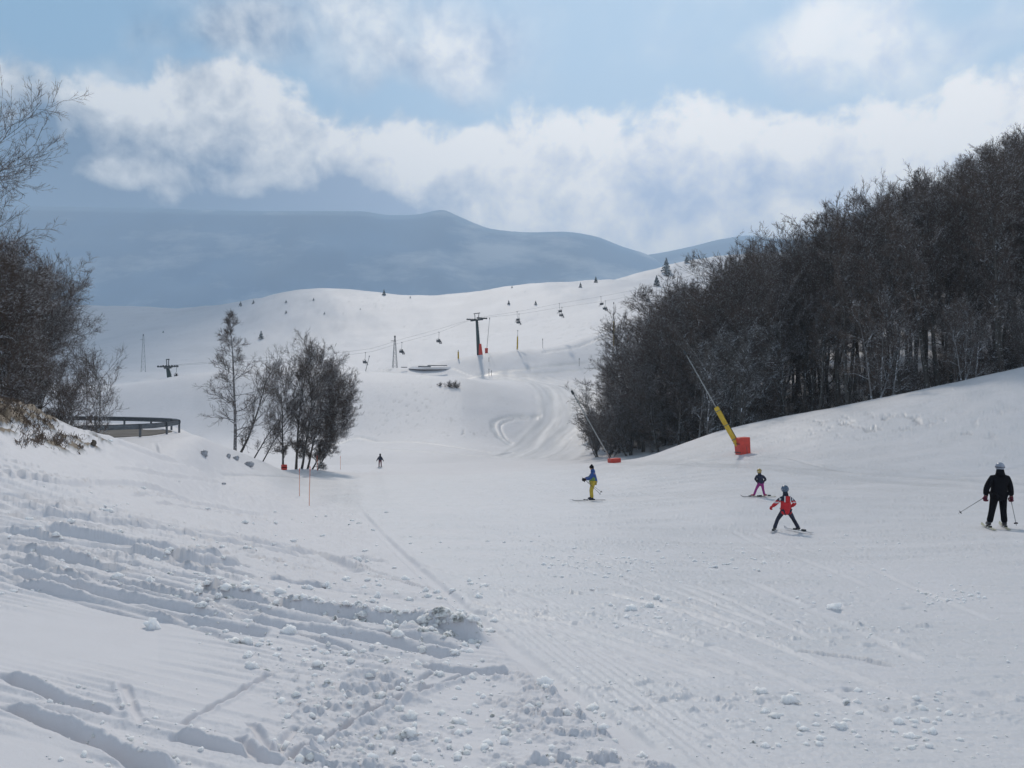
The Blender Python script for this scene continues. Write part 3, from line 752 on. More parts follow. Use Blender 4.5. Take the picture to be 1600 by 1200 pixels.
def build_forest():
    rng = random.Random(5)
    protos = []
    specs = [dict(seed=11, first=.34, spread=.24, n1=26, angle=(.45, .95)), dict(seed=12, first=.30, spread=.25, n1=28, angle=(.5, 1.0)),
             dict(seed=13, first=.40, spread=.22, n1=24, angle=(.4, .9)), dict(seed=14, first=.25, spread=.26, n1=28, stems=2, stemspread=.12, angle=(.5, 1.0)),
             dict(seed=15, first=.04, spread=.30, n1=40, angle=(.7, 1.25)), dict(seed=16, first=.03, spread=.30, n1=42, stems=2, stemspread=.2, angle=(.7, 1.25)),
             dict(seed=17, first=.05, spread=.34, n1=34, stems=5, stemspread=.45, angle=(.5, 1.1))]
    hp = 16.0
    for i, s in enumerate(specs):
        tm = tree_meshes(H=hp, n2=9, n3=7, n4=4, twig=.0115, up=.05, **s)
        protos.append(make_tree('beech_tree', tm, (0, 0, 0), wm='bark', tm='twig'))
    sil = [(900, 640), (915, 640), (925, 595), (960, 545), (1000, 482), (1050, 447), (1100, 413), (1170, 397), (1200, 393), (1225, 382), (1260, 366), (1320, 345), (1400, 301), (1450, 287), (1500, 262), (1545, 226), (1600, 207), (1700, 165), (2000, 100)]
    front = [(935, 121), (975, 116), (1020, 112), (1070, 104), (1130, 96), (1200, 89), (1300, 80), (1400, 76), (1500, 72), (1600, 70), (1760, 67), (1950, 64)]
    fu = [p[0] for p in front]; fy = [p[1] for p in front]; su = [p[0] for p in sil]; sv = [p[1] for p in sil]
    used = set()
    G1 = 'beech trees massed in the wood on the right slope'
    G2 = 'trees along the front edge of the right-hand wood'
    cnt = 0; row = 0; off = 0.0
    edge = []
    while cnt < 284 and row < 18:
        u = fu[0]+off*6
        while u < 1720 and cnt < 292:
            Yf = float(np.interp(u, fu, fy)); Y = Yf+off+rng.uniform(-1.6, 1.6)
            lim = float(np.interp(u, su, sv))
            # deeper rows start further right so the wood's left end closes in
            x, y, _ = at(u, Y); z = float(base_h(x, y)[0])
            hmax = (600-lim)/F*Y-z
            step = (2.9 if row == 0 else 3.5 if row < 5 else 4.6)/Y*F*rng.uniform(.75, 1.25)
            if hmax > 4:
                nat = rng.uniform(17, 21.5) if row else rng.uniform(12, 19)
                h = min(nat, hmax*rng.uniform(.84, 1.0))
                if row < 2 and u < 1080: h = hmax*rng.uniform(.82, .97)
                if row == 0: pi = rng.choice([4, 5, 6] if u < 1280 else [0, 2, 4, 6, 1])
                elif row < 3 and u < 1250: pi = rng.choice([4, 5, 6, 4])
                else: pi = rng.choice([0, 1, 2, 3, 0, 1, 5])
                h *= float(np.interp(u, [1000, 1160], [.90, 1.0]))
                sxy = rng.uniform(.9, 1.15)*(16/max(h, 8))**.35*(1.2 if u < 1150 else 1.0)
                if pi == 6 and row == 0 and u > 1280: h *= .55
                e = None
                if pi not in used:
                    used.add(pi); e = protos[pi]; k = h/hp; e.location = (x, y, z-.1); e.rotation_euler = (0, 0, rng.uniform(0, 6.28)); e.scale = (k*sxy, k*sxy, k)
                else: e = place_tree(protos[pi], x, y, rng.uniform(0, 6.28), h, hp, None, None, sxy)
                e['category'] = 'tree'; e['group'] = G1
                e['label'] = 'bare dark beech, one of the closely packed trees of the wood on the right slope'
                cnt += 1
                if row == 0: edge.append((u, e))
            u += step
        row += 1; off += 4.2 if row < 4 else 7 if row < 8 else 9
    ords = ['leftmost', 'second', 'third', 'fourth', 'fifth', 'sixth', 'seventh', 'eighth', 'ninth', 'tenth', 'eleventh', 'twelfth', 'thirteenth', 'fourteenth', 'fifteenth', 'sixteenth', 'seventeenth', 'eighteenth', 'nineteenth', 'twentieth']
    for i, (u_, e) in enumerate(sorted(edge, key=lambda q: q[0])[:20]):
        e['label'] = 'front-edge beech of the right-hand wood, '+('its leftmost tree' if i == 0 else ords[i]+' tree from its left end'); e['group'] = G2
    for i, p in enumerate(protos):
        if i not in used:
            for c in list(p.children): bpy.data.objects.remove(c)
            bpy.data.objects.remove(p)
    print('forest', cnt, row)
    # a few trees one can tell apart at the wood's edge
    sh = tree_meshes(21, 7.0, stems=4, stemspread=.5, first=.08, spread=.36, n1=22, n2=8, n3=5, n4=3, twig=.009, angle=(.5, 1.1))
    for u, Y, h, lab in [(1385, 70.5, 9.0, 'frosted multi-stemmed young beech at the wood edge, right of the tall lance'),
                         (1518, 66.5, 6.5, 'small low spreading tree on the snow at the right end of the wood edge'),
                         (1150, 82, 10, 'pale frosted tree directly behind the tall yellow-sleeved snow lance'),
                         (1098, 86, 11, 'frosty thin-stemmed tree behind the top of the long grey lance pipe')]:
        x, y, _ = at(u, Y)
        e = make_tree('beech_tree', sh, (x, y, float(base_h(x, y)[0])-.1), rng.uniform(0, 6), h/7.0, lab, 'tree', G2, wm='bark_pale' if u != 1150 else 'bark', tm='bark' if u in (1150, 1098) else 'twig')
    for u, Y, h, k_ in [(932, 112, 7.5, 6), (945, 117, 10, 4), (953, 109, 8, 6), (968, 113, 12, 4), (985, 107, 11, 6), (1005, 108, 14, 4), (1030, 103, 12, 5), (1060, 101, 13, 4)]:
        e = place_tree(protos[k_], (u-800)/F*Y, Y, u*.7, h*.88, hp, None, G1, 1.35)
        e['category'] = 'tree'; e['label'] = 'bare dark beech, one of the closely packed trees of the wood on the right slope'
    ct = tree_meshes(22, 9.0, first=.3, spread=.34, n1=18, n2=7, n3=4, n4=2, twig=.014, angle=(.5, 1.0), stems=2, stemspread=.2)
    x, y = at(1166, 190)[:2]
    z = (600-392)/F*190-9
    make_tree('beech_tree', ct, (x, y, float(base_h(x, y)[0])-.1), 1.0, max(1, ((600-388)/F*190-float(base_h(x, y)[0]))/9.0), 'lone round-headed bare tree rising above the left part of the wood skyline', 'tree', G2)

def build_left_trees():
    g = 'bare trees on the left roadside bank'
    big = tree_meshes(31, 11.5, first=.10, spread=.36, n1=56, n2=11, n3=8, n4=4, twig=.0085, angle=(.6, 1.2), trunk_r=.17)
    tall = tree_meshes(32, 17.0, first=.22, spread=.30, n1=34, n2=9, n3=6, n4=4, twig=.008, angle=(.7, 1.3), trunk_r=.22)
    multi = tree_meshes(33, 10.0, stems=4, stemspread=.22, first=.10, spread=.36, n1=54, n2=10, n3=8, n4=4, twig=.0085, angle=(.6, 1.2), trunk_r=.12)
    def pt(mesh, u, Y, h, H, rz, lab, wm='bark', z=None, tm='twig'):
        x, y, _ = at(u, Y); zz = float(base_h(x, y)[0]) if z is None else z
        return make_tree('beech_tree', mesh, (x, y, zz-.1), rz, h/H, lab, 'tree', g, wm, tm)
    pt(tall, -84, 43, 18.2, 17, 1.0, 'tallest bare beech at the left picture edge, its branches reaching high against the cloud')
    pt(multi, 12, 37, 8.6, 10, 0.5, 'dense multi-stemmed beech in front of the left roadside trees, next to the picture edge')
    pt(big, 58, 46, 8.6, 11.5, 2.2, 'broad dark beech with a dense crown, left of the guardrail curve')
    pt(big, -45, 50, 11.5, 11.5, 4.0, 'dark beech partly cut off by the left picture edge, behind the multi-stemmed one')
    pt(multi, 28, 55, 10.2, 10, 3.0, 'beech at the back of the left roadside trees, between the broad one and the edge')
    slim = tree_meshes(34, 6.0, first=.28, spread=.36, n1=24, n2=7, n3=5, n4=3, twig=.006, angle=(.7, 1.2), trunk_r=.05, up=.06)
    slim2 = tree_meshes(35, 6.0, first=.25, spread=.40, n1=22, n2=7, n3=5, n4=3, twig=.006, angle=(.6, 1.1), trunk_r=.055, stems=2, stemspread=.25)
    pt(slim2, 133, 38.5, 4.9, 6, 0.3, 'slim pale leaning sapling in front of the guardrail, left one of the two', 'bark_pale')
    pt(slim, 150, 37.5, 4.3, 6, 2.0, 'slim dark bare sapling in front of the guardrail, right one of the two')
    low = tree_meshes(36, 3.2, stems=5, stemspread=.6, first=.1, spread=.45, n1=22, n2=6, n3=5, n4=3, twig=.006, angle=(.6, 1.2), trunk_r=.03)
    pt(low, 88, 42, 3.6, 3.2, 0, 'low bushy tree under the broad beech beside the guardrail')
    bush = tree_meshes(37, 1.5, stems=9, stemspread=.9, first=.15, spread=.4, n1=18, n2=5, n3=4, n4=1, twig=.006, angle=(.4, .9), trunk_r=.014)
    x, y, _ = at(237, 34.5)
    make_tree('bare_bush', bush, (x, y, gz(x, y)-.05), 0, .95, 'bare twiggy bush on the snow bank below the guardrail bend', 'bush', None)
    x, y, _ = at(195, 30.5)
    make_tree('bare_bush', bush, (x, y, gz(x, y)-.15), 1, .6, 'small bare bush half hidden behind the bank crest under the guardrail', 'bush', None)
    # the middle group
    g2 = 'bare trees of the clump at the left side of the piste'
    tallc = tree_meshes(41, 13.6, first=.22, spread=.24, n1=34, n2=8, n3=5, n4=3, twig=.009, angle=(1.0, 1.5), conic=True, trunk_r=.17, up=.045)
    def pc(mesh, u, vb, Y, h, H, rz, lab, wm='bark'):
        x, y, _ = at(u, Y); z = float(base_h(x, y)[0])
        return make_tree('beech_tree', mesh, (x, y, z-.1), rz, h/H, lab, 'tree', g2, wm)
    pc(tallc, 367, 700, 69, 13.3, 13.6, 0, 'tall slender pale-stemmed tree with level tiered branches, left of the clump', 'bark_pale')
    leanr = tree_meshes(42, 9.5, first=.25, spread=.34, n1=22, n2=8, n3=5, n4=3, twig=.008, angle=(.5, 1.0), trunk_r=.15, lean=(.55, 0), up=.04)
    pc(leanr, 362, 724, 68, 8.6, 9.5, 0, 'crooked tree leaning right with its dark foot at the base of the slender pale-stemmed tree')
    leanr2 = tree_meshes(43, 9.0, first=.25, spread=.34, n1=20, n2=8, n3=5, n4=3, twig=.008, angle=(.5, 1.0), trunk_r=.11, lean=(.40, 0), up=.04)
    pc(leanr2, 385, 705, 76, 7.8, 9.0, .2, 'thin tree leaning right between the crooked tree and the dense clump')
    pc(leanr2, 402, 708, 80, 7.0, 9.0, -.25, 'small tree leaning right close against the left side of the dense clump')
    d1 = tree_meshes(44, 13.0, first=.14, spread=.33, n1=40, n2=10, n3=8, n4=4, twig=.0088, angle=(.5, 1.0), trunk_r=.17, lean=(.10, 0), up=.05)
    d2 = tree_meshes(45, 12.0, first=.12, spread=.36, n1=42, n2=10, n3=8, n4=4, twig=.0088, angle=(.5, 1.15), trunk_r=.15, lean=(.28, 0), up=.05, bias=(.3, 0, 0))
    d3 = tree_meshes(46, 9.0, first=.10, spread=.34, n1=40, n2=10, n3=8, n4=4, twig=.009, angle=(.5, 1.1), trunk_r=.10, lean=(.55, 0), up=.05, bias=(.35, 0, 0))
    pc(d1, 442, 727, 78, 9.0, 13, 0, 'straight dark-stemmed tree at the left edge of the dense clump')
    pc(d1, 462, 728, 79.5, 10.9, 13, 1.2, 'tallest dense-crowned tree of the clump, its tip rising highest', 'bark')
    pc(d2, 470, 729, 78, 10.3, 12, 0, 'thick-stemmed tree in the middle of the dense clump, behind the red cushion')
    pc(d2, 479, 729, 80, 9.2, 12, .5, 'dense tree of the clump leaning right just under the top of the crown')
    pc(d3, 483, 730, 78, 8.4, 9, 0, 'right-leaning tree with a bushy crown in the right half of the clump')
    pc(d3, 492, 730, 77, 6.6, 9, .35, 'lowest tree of the clump, bent far right over the snow')

def conifer_mesh(seed, h=1.0):
    rng = np.random.RandomState(seed); V, Fc = [], []
    for k in range(150):
        t = rng.rand()**.8; z = h*(.10+.88*t); rr = h*.30*(1-t)*rng.uniform(.6, 1.15)+.02; a = rng.rand()*6.28
        p = np.array([math.cos(a)*rr, math.sin(a)*rr, z-rr*.25]); q = np.array([0, 0, z+.03])
        s = np.array([-math.sin(a), math.cos(a), 0])*h*.075*(1.2-t)
        b = len(V); V += [q, p-s, p+np.array([0, 0, -.03*h]), p+s]; Fc.append((b, b+1, b+2, b+3))
    return np.array(V), np.array(Fc)

def build_shrubs():
    lst = [(376, 476, 1.0), (396, 474, 1), (447, 474, 1), (447, 489, .9), (490, 470, .9), (507, 491, .8), (408, 528, 1.7), (600, 461, 1.4), (641, 468, 1.0), (679, 467, .7),
           (800, 451, .9), (795, 473, .9), (837, 474, .9), (907, 449, 1.3), (931, 440, 1.3), (1026, 441, 1.5), (1026, 446, 2.2), (1041, 422, 2.6), (1042, 429, 2.0), (1073, 408, 1.4), (255, 520, .8), (563, 483, .6)]
    cm = conifer_mesh(3); cm2 = conifer_mesh(9)
    where = ['tiny dark conifer on the skyline just left of the slender tree top', 'tiny dark conifer on the skyline right of the slender tree top', 'small conifer high on the far hill above another one, left of its rounded top',
             'small conifer right below another one, left of the far hill top', 'tiny conifer near the rounded top of the far hill', 'tiny conifer a little below the rounded top of the far hill', 'larger lone conifer low on the hazy left flank of the far hill',
             'small pointed conifer on the skyline right of the rounded hill top', 'tiny conifer just under the skyline dip of the far hill', 'flat dark shrub at the skyline dip of the far hill', 'tiny conifer on the skyline above the second chair right of the pylon',
             'tiny conifer below the skyline above the pylon top', 'tiny round conifer on the slope between pylon and middle of the far hill', 'small conifer on the slope under the right part of the skyline', 'dark conifer on the skyline left of the far right knoll',
             'small conifer above the larger one near the wood top', 'larger conifer beside the wood top, below a smaller one', 'tallest conifer on the far right knoll', 'small conifer just under the tallest one on the far knoll', 'small conifer on the far knoll skyline near the wood', 'speck of a conifer on the hazy far left slope',
             'speck of a conifer on the upper slope left of the pylon']
    for i, ((u, v, s), lab) in enumerate(zip(lst, where)):
        Yh = np.linspace(300, 1000, 1400); X = (u-800)/F*Yh; vz = 600-F*base_h(X, Yh)/Yh
        k = np.nonzero(vz <= v+3)[0]; j = k[0] if len(k) else int(np.argmin(vz))
        Y = float(Yh[j]); x = float(X[j]); h = s*9.0/F*Y
        e = empty('conifer', (x, Y, float(base_h(x, Y)[0])-.3), rng0.uniform(0, 6), lab, 'conifer', 'small conifers scattered over the far snow hill'); e.scale = (h, h, h)
        V, Fq = cm if i % 2 else cm2
        mesh_from('crown', V*np.array([1.2, 1.2, 1]), Fq, M['conifer'], e, smooth=False)
        b = MB(); b.tube([(0, 0, -.1), (0, 0, .8)], [.035, .01], 5); b.build('trunk', M['bark'], e)
    bush = tree_meshes(51, 1.5, stems=7, stemspread=.8, first=.15, spread=.4, n1=16, n2=5, n3=4, n4=1, twig=.012, angle=(.4, .9), trunk_r=.02)
    for u, v, s, lab in [(686, 604, .55, 'low left one of three small bushes on the snowy mound'), (702, 606, .9, 'middle one of three small bushes on the snowy mound'), (713, 607, 1.0, 'right, tallest of three small bushes on the snowy mound')]:
        x, y = to_ground(u, v); make_tree('bare_bush', bush, (x, y, gz(x, y)-.05), s*3, s, lab, 'bush', 'three bushes on the mound')
rng0 = random.Random(3)

def build_grass():
    # dead grass hanging from the cut bank at the upper left: nobody could count it
    rng = np.random.RandomState(4); V, Fc = [], []
    spots = [(12, 650, 36, 16, 600), (50, 668, 22, 13, 350), (62, 690, 11, 8, 260), (92, 694, 13, 9, 260), (126, 707, 5, 4, 50), (35, 693, 10, 5, 60), (75, 668, 10, 8, 120), (118, 690, 8, 5, 60), (20, 634, 40, 5, 300)]
    P = []
    for (cu, cv, su, sv, n) in spots:
        for k in range(n):
            u, v = cu+rng.normal(0, su*.6), cv+rng.normal(0, sv*.6)
            P.append((u, v))
    us = np.array(P)
    YY = np.exp(np.linspace(math.log(14), math.log(24), 160))
    for u, v in us:
        X = (u-800)/F*YY; 
        z = base_h(X, YY); vz = 600-F*z/YY; k = np.nonzero(vz <= v)[0]
        if not len(k): continue
        x, y = X[k[0]], YY[k[0]]; P0 = np.array([x, y, z[k[0]]+.05])
        L = rng.uniform(.05, .16); a = rng.uniform(0, 6.28); d = np.array([math.cos(a)*.6+.1, math.sin(a)*.5-.35, rng.uniform(-.1, 1.0)]); d /= np.linalg.norm(d)
        s = np.array([1, 0, 0])*rng.uniform(.004, .010); b = len(V)
        V += [P0-s, P0+s, P0+d*L*.6+s*.7+np.array([0, 0, .02]), P0+d*L*.6-s*.7+np.array([0, 0, .02]), P0+d*L-np.array([0, 0, .25*L])]
        Fc += [(b, b+1, b+2, b+3), (b+3, b+2, b+4)]
    V = np.array(V); V[:, 2] += 0
    # set on the displaced surface
    g = ground(V[::5, 0], V[::5, 1])-base_h(V[::5, 0], V[::5, 1]); V[:, 2] += np.repeat(g, 5)-.05
    o = mesh_from('dry_grass', V, Fc, M['grass'], smooth=False); tag(o, 'dead brown grass hanging over the cut bank at the upper left', 'grass', kind='stuff')
# ------------------------------------------------------------------ road bend with its guardrail
def build_guardrail():
    # plan of the hairpin: near side from the left, round the bend, far side back to the left
    near = [(-40.0, 43.0), (-34, 43.2), (-28.5, 43.6), (-25.0, 44.4), (-22.6, 45.8), (-21.2, 48.0)]
    far = [(-21.4, 51.2), (-23.2, 54.2), (-27.0, 56.4), (-31, 57.6), (-37, 58.2), (-46, 58.4)]
    p = np.array(near+far); t = np.arange(len(p)); q = np.linspace(0, len(p)-1, 90)
    P = np.stack([pchip(t, p[:, 0], q), pchip(t, p[:, 1], q)], 1)
    zr = -3.12
    e = empty('guardrail', (-22, 48, zr), 0, 'long dark steel guardrail curving round the road bend on the left', 'guardrail')
    O = Vector((-22, 48, zr))
    prof = [(-.02, .50), (.03, .53), (.05, .58), (.01, .63), (.01, .67), (.05, .72), (.03, .77), (-.02, .80)]
    V = []; n = len(P)
    T = np.gradient(P, axis=0); T /= np.linalg.norm(T, axis=1, keepdims=True); N = np.stack([-T[:, 1], T[:, 0]], 1)
    for off in (0, -.012):
        for i in range(n):
            for a, h in prof:
                V.append((P[i, 0]+N[i, 0]*(a+off)-O.x, P[i, 1]+N[i, 1]*(a+off)-O.y, h))
    m = len(prof); Fc = []
    for s in (0, 1):
        b = s*n*m
        for i in range(n-1):
            for j in range(m-1):
                f = (b+i*m+j, b+(i+1)*m+j, b+(i+1)*m+j+1, b+i*m+j+1); Fc.append(f if s else tuple(reversed(f)))
    mesh_from('rail', V, Fc, M['galv'], e)
    cum = np.concatenate([[0], np.cumsum(np.linalg.norm(np.diff(P, axis=0), axis=1))])
    for s in np.arange(1, cum[-1], 2.6):
        x, y = np.interp(s, cum, P[:, 0]), np.interp(s, cum, P[:, 1])
        b = MB(); b.box((x-O.x, y-O.y, .30), (.10, .10, 1.0)); b.box((x-O.x, y-O.y, .66), (.14, .14, .16))
        b.build('post', M['galv'], e, smooth=False)
    # the road surface inside the bend
    c = np.array([-30, 50.8]); V = [(c[0], c[1], zr+.10)]; k = []
    inner = [(x+(c[0]-x)*.05, y+(c[1]-y)*.08) for x, y in P]
    V += [(x, y, zr+.06) for x, y in inner]; Fc = [(0, i+1, i+2) for i in range(len(inner)-1)]+[(0, len(inner), 1)]
    low = [(x, y, zr-.5) for x, y in inner]; b = len(V); V += low; L = len(inner)
    Fc += [(1+i, b+i, b+(i+1) % L, 1+(i+1) % L) for i in range(L)]
    tag(mesh_from('road', V, Fc, M['road'], smooth=False), kind='structure')

# ------------------------------------------------------------------ snow lances
def snow_lance(name, base, tip, pad, sleeve, label, group=None, pad_col='red_pad', pole_r=.045, pad_w=.85, pad_h=1.35):
    B = Vector(base); T = Vector(tip); d = (T-B).normalized()
    e = empty(name, B, 0, label, 'snow lance', group)
    rel = lambda f: (T-B)*f
    if pad:
        b = MB(); rot = Vector((0, 0, 1)).rotation_difference((d+Vector((0, 0, 5.5))).normalized()).to_matrix() @ Matrix.Rotation(R(12), 3, 'Z')
        b.box((0, 0, pad_h*.42), (pad_w, pad_w, pad_h), rot, 1.08)
        o = b.build('base_pad', M[pad_col], e, smooth=False)
        bv = o.modifiers.new('bevel', 'BEVEL'); bv.width = .05; bv.segments = 2
        b = MB()
        for zz in (.18, .66): b.box(rot @ Vector((0, 0, pad_h*(zz-.08))), (pad_w*1.035*(1+.08*zz), pad_w*1.035*(1+.08*zz), .045), rot)
        b.box(rot @ Vector((pad_w*.18, -pad_w*.53, pad_h*.42)), (.03, .02, pad_h*.9), rot)
        b.build('strap', M['dark_steel'] if pad_h > 1 else M['red_pad'], o, smooth=False)
    if sleeve:
        b = MB(); b.tube([rel(.07), rel(.10), rel(sleeve-.01), rel(sleeve)], [.15, .19, .19, .15], 12); b.build('sleeve', M['yellow'], e)
    b = MB(); b.tube([rel(0), rel(.5), rel(1)], [pole_r*1.25, pole_r, pole_r*.85], 8); b.build('pipe', M['pipe'], e)
    if sleeve:
        s_ = Vector((.21, -.12, 0)); b = MB(); b.tube([rel(.02)+s_*2.4, rel(.06)+s_*1.3, rel(.12)+s_, rel(sleeve*.6)+s_*.95, rel(sleeve)+s_*.6, rel(sleeve+.05)+s_*.3], .022, 6); b.build('hose', M['black'], e)
        for q in (.14, .28, .42):
            b = MB(); b.tube([rel(q*sleeve/.46), rel((q+.006)*sleeve/.46)], .205, 12); b.build('clamp', M['galv'], e)
    b = MB(); b.tube([rel(.985), rel(1.02)], [pole_r*1.9, pole_r*1.9], 8); b.ball(rel(1.025), pole_r*1.6, 8, 5); b.build('nozzle_head', M['dark_steel'], e)
    return e

def sight(u, v, Y): return Vector(((u-800)/F*Y, Y, (600-v)/F*Y))

def build_lances():
    g = 'snow lances beside the piste'
    b = sight(1160, 712, 60.5); b.z = gz(b.x, b.y)
    snow_lance('snow_lance', b, sight(1071, 552, 61.5), True, .46, 'tall tilted snow lance with yellow sleeve and square red base pad on the right bank', g)
    b = sight(960, 723, 84); b.z = gz(b.x, b.y)-.35
    snow_lance('snow_lance', b, sight(895, 614, 86), True, 0, 'thin grey tilted snow lance with red base at the snow edge before the wood', g, pad_w=1.05, pad_h=.9, pole_r=.07)
    g2 = 'small snow lances and posts near the chairlift'
    def small(u, vb, vt, du, pad, sl, lab, col='red_pad'):
        x, y = to_ground(u, vb); y += .3
        if y > 300: y = 218; 
        z = gz((u-800)/F*y, y); B = Vector(((u-800)/F*y, y, z-.1)); T = sight(u+du, vt, y)
        return snow_lance('snow_lance', B, T, pad, sl, lab, g2, pad_col=col, pole_r=.06, pad_w=.7, pad_h=1.6)
    small(760, 550, 498, 5, True, 0, 'dark slim snow lance with small red pad right beside the chairlift pylon')
    small(808, 546, 517, 1, False, .72, 'yellow-sleeved snow lance standing below the chair right of the pylon')
    small(959, 497, 474, 0, False, .62, 'yellow-sleeved snow lance on the ridge next to the wood edge')
    small(571, 581, 557, 6, False, 0, 'thin dark snow lance leaning right below the leftmost mound chair')
    small(716, 561, 548, 0, False, .9, 'short brownish post standing on the snow left of the chairlift pylon')

def lattice_mast(u, vb, vt, Y, w, label, dark=True):
    x = (u-800)/F*Y; z0 = max((600-vb)/F*Y, float(base_h(x, Y)[0]))-.3; h = (600-vt)/F*Y-z0; e = empty('lattice_mast', (x, Y, z0), .4, label, 'mast', 'thin lattice masts near the chairlift')
    c = 'galv'; b = MB(); n = 7
    for sx, sy in ((-1, -1), (1, -1), (1, 1), (-1, 1)): b.tube([(sx*w, sy*w, 0), (sx*w*.22, sy*w*.22, h)], [.06, .045], 4)
    for k in range(n):
        a, d = k/n, (k+1)/n; wa, wd = w*(1-.78*a), w*(1-.78*d)
        cs = [(-1, -1), (1, -1), (1, 1), (-1, 1)]
        for i in range(4):
            p, q = cs[i], cs[(i+1) % 4]; b.tube([(p[0]*wa, p[1]*wa, a*h), (q[0]*wd, q[1]*wd, d*h)], .028, 3); b.tube([(p[0]*wd, p[1]*wd, d*h), (q[0]*wd, q[1]*wd, d*h)], .025, 3)
    b.build('lattice', M[c], e, smooth=False)
    b = MB(); b.box((0, 0, h+.15), (.35, .35, .5)); b.box((-.5, 0, h*.88), (1.0, .12, .12)); b.build('head', M['dark_steel'], e, smooth=False)

# ------------------------------------------------------------------ chairlift
LD = Vector((.82, .57, 0)).normalized(); LP = Vector((LD.y, -LD.x, 0))      # along the line, across it (to the right and nearer)
def rope_point(u, side, dip=0.0):
    """ground plan point of rope 'side' at picture column u; height from the sightings below"""
    o = Vector((-9.5, 215, 0))+LP*side*2.6; a = (u-800)/F
    t = (a*o.y-o.x)/(LD.x-a*LD.y); return o+LD*t
ROPE_V = [(200, 577), (262, 571), (400, 560), (571, 546), (628, 530), (686, 514), (745, 497), (808, 487), (875, 474), (940, 463), (1007, 450), (1060, 441), (1120, 428)]
ROPE_V2 = [(200, 579), (262, 572), (400, 564), (571, 551), (628, 535), (686, 519), (745, 498), (808, 491), (878, 480), (946, 470), (1013, 457), (1060, 448), (1120, 437)]
def rope_at(u, side):
    p = rope_point(u, side); tb = ROPE_V if side < 0 else ROPE_V2
    v = float(pchip([a for a, b in tb], [b for a, b in tb], np.array([float(u)]))[0])
    p.z = (600-v)/F*p.y; return p

